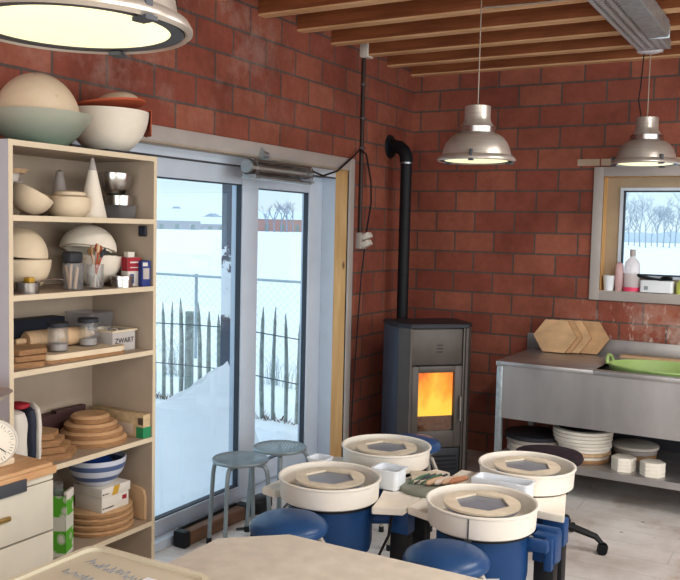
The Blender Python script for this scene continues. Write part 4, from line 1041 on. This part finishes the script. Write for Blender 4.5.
add('box_wall', B().ring(rrect(-1.423, -1.102, 1.075, 1.388, .028), rrect(-1.427, -1.098, 1.071, 1.392, .03), .752, .866).prism(rrect(-1.427, -1.098, 1.071, 1.392, .03), .7505, .754), MT['milky'], t)
add('lid', B().prism(rrect(-1.436, -1.087, 1.06, 1.403, .035), .866, .872), MT['lidplastic'], t)
add('lid_rim', B().ring(rrect(-1.427, -1.096, 1.069, 1.394, .03), rrect(-1.44, -1.083, 1.056, 1.407, .038), .862, .880), MT['lidplastic'], t)
mt_ = lambda x, y, rz=-.0: Matrix.Translation((x, y, .8735)) @ Matrix.Rotation(rz, 4, 'Z')
MT['faintink'] = M('faded ink', '#838a96', .6)
rs = random.Random(5)
for (x0, y0, n, hh) in ((-1.385, 1.325, 15, .030), (-1.39, 1.262, 9, .026)):
    b = B(); pts = []
    for q in range(n * 2):
        pts.append((x0 + q * .0062 + rs.uniform(-.003, .003), y0 - q * .0006 + (hh * rs.uniform(.25, 1) if q % 2 else rs.uniform(-.004, .004)), .8725))
    b.tube(pts, .0011, 4); add('scribble', b, MT['faintink'], t)
add('white_label', B().prism(rrect(-1.215, -1.13, 1.25, 1.34, .004), .8722, .8735, T(0, 0, 0)), MT['panw'], t)
b = B().box(-1.41, -1.20, 1.09, 1.36, .756, .862, .01)
solo('clay_pack', b, MT['claywhite'], 'pale pack of clay seen inside the translucent storage box', 'clay', (-1.3, 1.22, .756))

# ------------------------------------------------------------------ stools
def legs4(t, r0, r1, ztop, mat, rad, a0, style=0):
    for k in range(4):
        a = a0 + k * PI / 2; c, s = math.cos(a), math.sin(a)
        if style == 0: pts = [(r0 * .55 * c, r0 * .55 * s, ztop - .012), (r0 * .9 * c, r0 * .9 * s, ztop - .012)] + [((r0 * .9 + (r1 - r0 * .9) * q) * c, (r0 * .9 + (r1 - r0 * .9) * q) * s, zz) for q, zz in ((.3, ztop - .018), (.52, ztop - .04), (.64, ztop - .08), (.8, ztop * .5), (1, .012))]
        else: pts = [(r0 * .5 * c, r0 * .5 * s, ztop - .01), (r0 * .8 * c, r0 * .8 * s, ztop - .02), (r0 * .98 * c, r0 * .98 * s, ztop - .07), (r1 * .96 * c, r1 * .96 * s, ztop * .45), (r1 * c, r1 * s, .012)]
        l = add('leg', B().tube(pts, rad, 10), mat, t)
        add('rubber_foot', B().cyl((pts[-1][0], pts[-1][1], 0), (pts[-1][0], pts[-1][1], .03), rad * 1.25, seg=12), MT['foot'], l)
g1 = thing('metal_stool', 'grey perforated metal stool nearer the bookcase by the glass door', 'stool', (0, 0, 0), 'grey metal stools')
add('seat', B().lathe([(0, .452), (.13, .456), (.139, .462), (.142, .458), (.14, .448), (.13, .446), (0, .444)], 48), MT['perfseat'], g1)
legs4(g1, .13, .17, .448, MT['greymetal'], .011, .2)
g1.location = (-2.50, 3.43, 0); g1.rotation_euler = (0, 0, 0)
dup(g1, (-2.465, 3.735, 0), .4, 'grey perforated metal stool nearer the stove by the glass door')
s1 = thing('blue_stool', 'blue cushioned stool tucked before the wheel nearest the glass door', 'stool', (0, 0, 0), 'blue cushioned stools')
add('seat', B().lathe([(0, .480), (.10, .481), (.132, .487), (.146, .499), (.148, .510), (.140, .526), (.115, .542), (.07, .553), (0, .557)], 48), MT['vinyl'], s1)
add('seat_ring', B().lathe([(.085, .468), (.105, .468), (.105, .481), (.085, .481)], 32, closed=True), MT['beigemetal'], s1)
legs4(s1, .150, .188, .478, MT['beigemetal'], .011, .5, 1)
s1.location = (-1.685, 2.622, 0); s1.rotation_euler = (0, 0, .25)
dup(s1, (-1.062, 2.642, 0), .1, 'blue cushioned stool tucked before the wheel nearest the worktable')
dup(s1, (-1.815, 4.0, 0), .9, 'blue cushioned stool with orange firelight standing before the stove')

# black swivel stool behind the far wheel
t = thing('swivel_stool', 'dark patterned swivel stool on castors behind the far wheel', 'stool', (0, 0, 0))
MT['pattern'] = M('dark floral fabric', '#15151b', .8, col2='#3b2530', scale=22)
add('seat', B().lathe([(0, .445), (.14, .445), (.168, .455), (.175, .473), (.168, .49), (.12, .502), (0, .506)], 40), MT['pattern'], t)
add('column', B().cyl((0, 0, .13), (0, 0, .446), .022, seg=14), MT['black'], t)
add('hub', B().cyl((0, 0, .09), (0, 0, .15), .04, seg=16), MT['black'], t)
for k in range(5):
    a = math.radians(8 + 72 * k); c, s = math.cos(a), math.sin(a)
    l = add('base_arm', B().tube([(.03 * c, .03 * s, .125), (.13 * c, .13 * s, .118), (.25 * c, .25 * s, .085), (.28 * c, .28 * s, .055)], [.022, .02, .017, .012], 8), MT['black'], t)
    b = B(); off = .014
    for sg in (-1, 1): b.cyl((.285 * c - sg * off * s, .285 * s + sg * off * c, .027), (.285 * c - sg * (off + .012) * s, .285 * s + sg * (off + .012) * c, .027), .027, seg=16)
    b.cyl((.285 * c - off * s, .285 * s + off * c, .027), (.285 * c + off * s, .285 * s - off * c, .027), .009, seg=8)
    add('castor', b, MT['blackgloss'], l)
t.location = (-1.19, 4.325, 0)

# ------------------------------------------------------------------ potter's wheels
ZP = .535
def circ(r, n=36): return [(r * math.cos(2 * PI * k / n), r * math.sin(2 * PI * k / n)) for k in range(n)]
def hexring(r, n=36, rot=0):
    o = []
    for k in range(n):
        a = 2 * PI * k / n + rot; q = (a - rot) % (PI / 3)
        rr = r * math.cos(PI / 6) / math.cos(q - PI / 6); o.append((rr * math.cos(a), rr * math.sin(a)))
    return o
def potter_wheel(label, loc, rz, boards, legs, rails=None, hexrot=0, joint=2.2):
    t = thing('potters_wheel', label, "potter's wheel", (0, 0, 0), "potter's wheels with cream splash pans")
    R = .203
    b = B(); b.lathe([(0, ZP), (R - .012, ZP), (R - .004, ZP + .006), (R, ZP + .078), (R + .006, ZP + .082), (R + .006, ZP + .088), (R, ZP + .09), (R - .006, ZP + .086), (R - .010, ZP + .012), (0, ZP + .008)], 64)
    pan = add('splash_pan', b, MT['pan'], t)
    for a in (joint, PI / 2 - .03):
        add('pan_joint', B().box(R - .001, R + .003, -.002, .002, ZP + .004, ZP + .08, m=Matrix.Rotation(a - rz, 4, 'Z')).box(R - .004, R + .008, -.012, .012, ZP - .004, ZP + .006, m=Matrix.Rotation(a - rz, 4, 'Z')), MT['handlegrey'], pan)
    add('wheel_head', B().lathe([(0, ZP + .072), (.135, ZP + .072), (.14, ZP + .066), (.135, ZP + .06), (0, ZP + .06)], 48), MT['wheelhead'], t)
    add('spindle', B().cyl((0, 0, ZP + .006), (0, 0, ZP + .062), .02, seg=12), MT['wheelhead'], t)
    add('bat_ring', B().ring(hexring(.104, 48, hexrot), circ(.142, 48), ZP + .073, ZP + .082), MT['batring'], t)
    add('drive_housing', B().lathe([(0, .30), (.135, .30), (.165, .33), (.171, .36), (.171, .52), (.155, .533), (0, .533)], 40, T(0, .012, 0)), MT['blue'], t)
    add('black_band', B().lathe([(.171, .515), (.183, .520), (.183, .533), (.171, .533)], 40, T(0, .012, 0), closed=True), MT['black'], t)
    add('rating_plate', B().box(.1715, .1725, -.028, .028, .362, .39, m=T(0, .012, 0) @ Matrix.Rotation(-1.0 - rz, 4, 'Z')), MT['paper'], t)
    for poly in boards: add('worktop_board', B().prism(poly, .502, .532, None, .003), MT['cream'], t)
    for (x, y) in legs:
        l = add('leg', B().box(x - .038, x + .038, y - .03, y + .03, 0, .40, .004), MT['black'], t)
        add('leg_sleeve', B().box(x - .043, x + .043, y - .034, y + .034, .40, .502, .004), MT['blue'], l)
    b = B()
    for (x, y) in legs: b.tube([(x * .97, y, .45), (0, y * .3, .43)], .02, 8)
    add('frame_arm', b, MT['blue'], t)
    if rails:
        for (x0, x1, y0, y1, z0, z1) in rails: add('side_rail', B().box(x0, x1, y0, y1, z0, z1, .005), MT['blue'], t)
    t.location = loc; t.rotation_euler = (0, 0, rz); return t
bl = [(-.305, -.04), (-.23, -.055), (-.20, .02), (-.18, .14), (-.12, .262), (-.305, .262)]
br = [(.185, -.02), (.318, .055), (.318, .262), (.12, .262), (.16, .12)]
brA = [(.20, -.012), (.312, .040), (.312, .262), (.12, .262), (.17, .12)]
blD = [(-.317, .03), (-.185, -.012), (-.16, .12), (-.12, .262), (-.317, .262)]
potter_wheel("potter's wheel with silvery head beside the blue stool by the glass door", (-1.70, 2.946, 0), 0, [bl, brA], [(.262, .14), (-.27, .2)], None, .15)
potter_wheel("potter's wheel in front of the burning stove", (-1.731, 3.52, 0), PI, [[(x, y) for x, y in bl], br], [(.27, .2), (-.27, .2)], None, .1)
potter_wheel("potter's wheel with white trough in front of the steel sink", (-1.08, 3.583, 0), PI, [[(-.175, .0), (-.10, .0), (-.08, .33), (-.255, .33)], [(.17, -.05), (.32, -.05), (.32, .33), (.08, .33)]], [(.26, .1), (-.21, .28)], None, -.1)
potter_wheel("potter's wheel with blue side rails nearest the worktable", (-1.065, 2.986, 0), 0, [blD], [(.215, .12)], [(.15, .245, .02, .06, .46, .50), (.13, .25, .15, .19, .47, .51), (.222, .252, .06, .20, .38, .50)], .05, -PI / 2 + .12)
solo('power_cord', B().tube([(-1.45, 3.02, .49), (-1.46, 3.01, .4), (-1.5, 2.99, .3), (-1.52, 2.97, .1), (-1.56, 2.93, .012), (-1.62, 2.9, .012)], .006, 6), MT['cord'], 'black cord dangling under the board between the two near wheels', 'cord', (-1.5, 2.99, .012))
solo('power_cord', B().tube([(-.98, 2.87, .31), (-.96, 2.82, .2), (-.97, 2.8, .05), (-1.0, 2.78, .012)], .006, 6), MT['cord'], 'black cord hanging under the wheel with blue side rails', 'cord', (-.96, 2.82, .012))
# water bins
def bin_(label, x0, x1, y0, y1, z0, h, rz=0):
    t = thing('water_bin', label, 'bin', ((x0 + x1) / 2, (y0 + y1) / 2, z0))
    add('bin_wall', B().ring(rrect(x0 + .003, x1 - .003, y0 + .003, y1 - .003, .018), rrect(x0, x1, y0, y1, .02), z0, z0 + h).prism(rrect(x0, x1, y0, y1, .02), z0, z0 + .004), MT['panw'], t)
    add('bin_rim', B().ring(rrect(x0, x1, y0, y1, .02), rrect(x0 - .006, x1 + .006, y0 - .006, y1 + .006, .024), z0 + h - .006, z0 + h), MT['panw'], t)
    return t
bin_('white plastic water bin wedged beside the wheel by the glass door', -1.62, -1.50, 3.155, 3.26, .532, .085)
t = bin_('long white water trough between the two wheels by the sink', -1.205, -.975, 3.262, 3.352, .532, .088)
add('front_plate', B().box(-1.21, -1.02, 3.255, 3.259, .56, .622), MT['panw'], t)
bin_('white water bin on the board behind the wheel by the glass door', -1.99, -1.90, 3.235, 3.32, .532, .055)
# clay bat with tools
ZB = .532
item('clay_bat', [(0, 0), (.120, 0), (.125, .006), (.125, .016), (.12, .02), (0, .02)], MT['grout'], 'round grey clay bat with tools between the wheels', 'bat', (-1.405, 3.27, ZB))
zz = ZB + .02
solo('wooden_offcut', B().box(-.06, .06, -.075, .075, 0, .016, .003, m=T(-1.45, 3.335, zz, .5)), MT['batring'], 'square wooden board lying on the grey clay bat', 'board', (-1.45, 3.335, zz))
for k in range(4):
    x, y = -1.475 + .022 * k, 3.225 + .012 * k
    solo('trimming_tool', B().tube([(x, y, zz + .006), (x + .03, y + .06, zz + .024), (x + .05, y + .1, zz + .03)], [.004, .006, .004], 8), MT[('greenwood', 'handlegrey', 'greenwood', 'slate')[k]], ('green-handled trimming tool outermost on the clay bat', 'grey trimming tool next to the outermost green one', 'green-handled trimming tool in the middle of the clay bat', 'black trimming tool beside the clay rolls')[k], 'tool', (x, y, zz), 'trimming tools on the clay bat')
for k in range(4):
    x, y = -1.40 + .026 * k, 3.235 + .022 * k
    solo('clay_roll', B().tube([(x, y, zz + .013), (x + .005, y + .012, zz + .016), (x + .02, y + .05, zz + .018), (x + .035, y + .085, zz + .02), (x + .04, y + .1, zz + .018)], [.005, .012, .013, .012, .005], 10), MT[('clay', 'claywhite', 'clay', 'rolled')[k]], ('buff clay roll beside the black trimming tool', 'pale clay roll second from the tools', 'buff clay roll third from the tools', 'reddish clay roll nearest the sink')[k], 'clay', (x, y, zz), 'clay rolls on the bat')

# draught excluder by the door
t = thing('draught_excluder', 'brown plank with black ends lying along the door sill', 'plank', (-2.77, 3.5, 0))
add('plank', B().box(-2.775, -2.715, 3.30, 3.78, .008, .075, .004), MT['brownwood'], t)
for y0, y1 in ((3.26, 3.31), (3.77, 3.83)): add('end_cap', B().box(-2.79, -2.712, y0, y1, 0, .085, .01), MT['black'], t)
add('back_strip', B().box(-2.79, -2.776, 3.30, 3.78, 0, .088, .003), MT['black'], t)
solo('black_bag', blob(B(), -2.74, 3.95, 0, .05, .09, .09, 21), MT['black'], 'small crumpled black bundle on the floor at the plank end', 'bundle', (-2.74, 3.95, 0))
solo('cable_coil', B().tube([(-2.66, 3.62, .008), (-2.58, 3.72, .008), (-2.62, 3.84, .008), (-2.55, 3.95, .008), (-2.64, 4.05, .008), (-2.72, 4.3, .008)], .007, 6), MT['handlegrey'], 'dark cable straggling on the floor under the metal stools', 'cable', (-2.62, 3.84, 0))

# ------------------------------------------------------------------ stainless sink
SX0, SX1, SY0, SY1, SZ = -1.776, .10, 5.165, 5.928, .811
t = thing('sink_unit', 'wide stainless steel sink unit with low shelf', 'sink', (-.85, 5.55, 0))
b = B(); bx0, bx1, by0, by1 = -1.175, -.30, 5.225, 5.76
b.box(SX0 - .006, bx0, SY0 - .004, SY1, SZ - .03, SZ, .003).box(bx1, SX1, SY0 - .004, SY1, SZ - .03, SZ, .003).box(bx0, bx1, SY0 - .004, by0, SZ - .03, SZ, .002).box(bx0, bx1, by1, SY1, SZ - .03, SZ, .002)
add('drainer_top', b, MT['sinksteel'], t)
b = B(); b.box(bx0 - .002, bx0, by0, by1, .50, SZ - .004).box(bx1, bx1 + .002, by0, by1, .50, SZ - .004).box(bx0, bx1, by0 - .002, by0, .50, SZ - .004).box(bx0, bx1, by1, by1 + .002, .50, SZ - .004).box(bx0, bx1, by0, by1, .498, .50)
add('basin', b, MT['sinksteel'], t)
add('apron', B().box(SX0 + .04, SX1, SY0, SY0 + .004, .45, SZ - .02), MT['sinksteel'], t)
add('side_apron', B().box(SX0 + .002, SX0 + .006, SY0 + .04, SY1, .62, SZ - .02), MT['sinksteel'], t)
add('backsplash', B().box(SX0 - .04, SX1, SY1 - .012, SY1, SZ - .02, .915, .003), MT['sinksteel'], t)
for x, y in ((SX0, SY0), (SX1 - .04, SY0), (SX0, SY1 - .06), (SX1 - .04, SY1 - .06)): add('leg', B().box(x, x + .04, y, y + .04, 0, SZ - .03, .003), MT['galv'], t)
b = B(); b.box(SX0 + .01, SX1, SY0 + .004, SY1 - .03, .20, .205).box(SX0 + .04, SX1, SY0 + .002, SY0 + .006, .162, .205)
add('lower_shelf', b, MT['sinksteel'], t)
add('shade_panel', B().box(SX0 + .25, SX1, SY1 - .02, SY1 - .016, .205, .52), MT['stovedark'], t)  # dark sheet added to stand for the deep shade under the basin
solo('bleached_plank', B().box(-1.15, -.35, 5.80, 5.88, SZ, SZ + .018, .002), MT['bisque2'], 'long pale plank along the back of the sink top', 'plank', (-.75, 5.84, SZ))
# hexagonal bats leaning on the backsplash (front one first)
EDGE_AX = Matrix.Rotation(math.radians(78), 3, 'X') @ Vector((0, 0, 1))
for k, (cx, yb, lab) in enumerate(((-1.578, 5.745, 'hexagonal wooden bat in front of the leaning row on the sink'), (-1.545, 5.770, 'hexagonal wooden bat second in the leaning row on the sink'), (-1.492, 5.798, 'hexagonal wooden bat third in the leaning row on the sink'), (-1.38, 5.826, 'hexagonal wooden bat rearmost of the leaning row on the sink'))):
    hgt = .222; rr = hgt / 2 / math.cos(PI / 6) * 1.0
    poly = [(q[0] * 1.17, q[1]) for q in hexa(rr)]
    m = Matrix.Translation((cx, yb, SZ + .004)) @ Matrix.Rotation(math.radians(78), 4, 'X') @ Matrix.Translation((0, hgt / 2, 0))
    solo('hexagonal_bat', B().prism(poly, -.009, .009, m, .002), MT['bisque' if k % 2 == 0 else 'ply'], lab, 'bat', (cx, yb, SZ + .004), 'hexagonal bats on the sink')  # every other bat tinted darker, standing in for the shadow lines between them
EDGE_AX = Vector((0, 0, 1))
# green flexible tub in the basin
t = thing('flexible_tub', 'lime green flexible tub sitting in the sink basin', 'tub', (-.80, 5.49, .50))
mt_ = T(-.80, 5.49, .50)
def ell(prof, b, n=64): return b.lathe(prof, n, mt_, sx=1.32, sy=.92)
b = ell([(0, 0), (.19, 0), (.20, .01), (.262, .315), (.272, .318), (.272, .326), (.262, .328), (.254, .318), (.193, .012), (0, .01)], B()); add('tub_wall', b, MT['green'], t)
for sg in (-1, 1):
    add('handle', B().tube([(-.80 + sg * (.345 + .012 * math.sin(an)), 5.49 + .075 * math.cos(an), .822 + .045 * math.sin(an)) for an in [PI * q / 10 for q in range(11)]], .011, 8), MT['green'], t)

# stacks on the lower shelf
zs = .205
def stack(specs, cx, cy, lab, grp, base=zs):
    z = base
    n = len(specs)
    for k, (r, h, mt, dx, dy) in enumerate(specs):
        item('round_bat', [(0, 0), (r - .004, 0), (r, .004), (r, h - .004), (r - .006, h - .001), (0, h - .001)], MT[mt], lab(k, n), 'bat', (cx + dx, cy + dy, z), group=grp, seg=48)
        z += h
ordn = ('lowest', 'second', 'third', 'fourth', 'fifth', 'sixth', 'seventh', 'eighth', 'ninth', 'tenth')
stack([(.175, .03, 'cream', 0, 0), (.18, .028, 'pan', .006, 0), (.182, .03, 'casing', 0, .004), (.188, .028, 'slate', -.004, 0)], -1.60, 5.45, lambda k, n: ('round cream bat at the bottom of the low pile at the sink leg', 'second round bat in the low pile at the sink leg', 'grey round bat under the dark one at the sink leg', 'dark grey round bat topping the low pile at the sink leg')[k], 'low pile of bats under the sink')
stack([(.150, .022, 'bisque', .015, 0), (.152, .022, 'cream', .01, 0), (.16, .022, 'bisque2', .014, 0), (.158, .022, 'cream', .01, .0), (.166, .022, 'cream', .012, 0), (.176, .022, 'pan', 0, 0), (.182, .024, 'cream', -.003, 0), (.185, .024, 'pan', -.004, 0), (.187, .022, 'cream', 0, 0), (.168, .012, 'blackgloss', .006, 0)], -1.275, 5.41,
      lambda k, n: ('black round bat topping the tall pile under the sink' if k == n - 1 else 'round cream bat, ' + ordn[k] + ' from the bottom of the tall pile under the sink'), 'tall pile of bats under the sink')
stack([(.13, .03, 'bisque', 0, 0), (.135, .03, 'casing', 0, 0), (.145, .022, 'pan', 0, 0)], -1.0, 5.66, lambda k, n: ('lowest round bat in the shadowed pile behind the hexagonal tiles', 'middle round bat in the shadowed pile behind the hexagonal tiles', 'topmost round bat in the shadowed pile behind the hexagonal tiles')[k], 'shadowed pile of bats under the sink')
for cx, cy, nm, rot in ((-.995, 5.275, 'beside the tall pile of bats', .25), (-.825, 5.255, 'nearer the frame edge under the sink', .1)):
    for k in range(4):
        solo('hexagonal_tile', B().prism(hexa(.072 + .001 * (k % 2), rot), zs + .021 * k, zs + .021 * k + .0205, T(cx, cy, 0), .002), MT['cream'], ('cream hexagonal tile, %s of the small stack %s' % (('lowest', 'second', 'third', 'topmost')[k], nm)), 'tile', (cx, cy, zs + .021 * k), 'hexagonal tiles under the sink')

# ------------------------------------------------------------------ things on the window sill
zs = WZ0 + .017; ys = 6.0
item('white_cup', [(0, 0), (.030, 0), (.041, .10), (.043, .103), (.038, .102), (.028, .004), (0, .004)], MT['panw'], 'white plastic cup at the corner of the window sill', 'cup', (-1.285, ys - .005, zs))
t = thing('detergent_bottle', 'translucent detergent bottle with pink liquid and grey cap', 'bottle', (-1.135, ys, zs))
prof = [(0, .0), (.048, 0), (.052, .01), (.052, .17), (.046, .20), (.026, .222), (.018, .23), (.018, .24), (0, .24)]
add('bottle_wall', B().lathe(prof, 36, T(-1.135, ys, zs), sx=1, sy=.7), glassy('bottle plastic', (.95, .9, .9, 1), .06, .2, .5, .5, (.9, .84, .84, 1)), t)
add('cap', B().cyl((-1.135, ys, zs + .24), (-1.135, ys, zs + .285), .019, seg=20), MT['casing'], t)
add('liquid', B().lathe([(0, .003), (.0535, .003), (.0535, .03), (0, .03)], 36, T(-1.135, ys, zs), sx=1, sy=.7), MT['pinkliquid'], t)
b = blob(B(), -1.218, ys, zs, .027, .03, .2, 33); solo('pink_bag', b, glassy('pink bag plastic', (.95, .8, .8, 1), .08, .25, .5, .5, (.85, .6, .6, 1)), 'pinkish translucent refill bag between cup and bottle', 'bag', (-1.22, ys, zs))
t = thing('sill_basket', 'white basket of black tools on the window sill', 'basket', (-.97, ys, zs))
b = B(); x0, x1, y0, y1, h = -1.075, -.865, 5.955, 6.04, .082
b.ring(rrect(x0 + .003, x1 - .003, y0 + .003, y1 - .003, .012), rrect(x0, x1, y0, y1, .015), zs, zs + h).prism(rrect(x0, x1, y0, y1, .015), zs, zs + .004)
add('basket_wall', b, MT['panw'], t)
add('label', B().box(-1.045, -1.02, y0 - .0015, y0 - .0002, zs + .02, zs + .045), MT['greymetal'], t)
solo('black_scissors', B().tube([(-1.115, 5.985, zs + .122), (-1.09, 5.985, zs + .112), (-1.03, 5.99, zs + .10), (-.95, 6.0, zs + .088)], [.008, .012, .01, .006], 8).tube([(-1.125, 6.0, zs + .10), (-1.08, 6.0, zs + .103), (-1.0, 6.0, zs + .094), (-.93, 6.0, zs + .09)], [.008, .009, .01, .006], 8), MT['blackgloss'], 'black-handled pliers lying across the white basket', 'pliers', (-1.05, 5.99, zs + .09))
solo('black_brush', B().tube([(-.955, 6.01, zs + .088), (-.93, 6.01, zs + .1), (-.905, 6.0, zs + .105), (-.875, 6.0, zs + .098)], [.008, .018, .018, .01], 8), MT['blackgloss'], 'black lump of a brush at the end of the white basket', 'brush', (-.92, 6.0, zs + .09))
t = thing('yellow_bottle', 'yellow-green bottle beside the white basket', 'bottle', (-.815, ys, zs))
add('bottle_wall', B().lathe([(0, 0), (.033, 0), (.034, .01), (.034, .07), (.02, .088), (.012, .092), (0, .092)], 28, T(-.815, ys, zs)), M('yellow green', '#c9cf6a', .4), t)
add('cap', B().cyl((-.815, ys, zs + .09), (-.815, ys, zs + .11), .014, seg=16), MT['panw'], t)
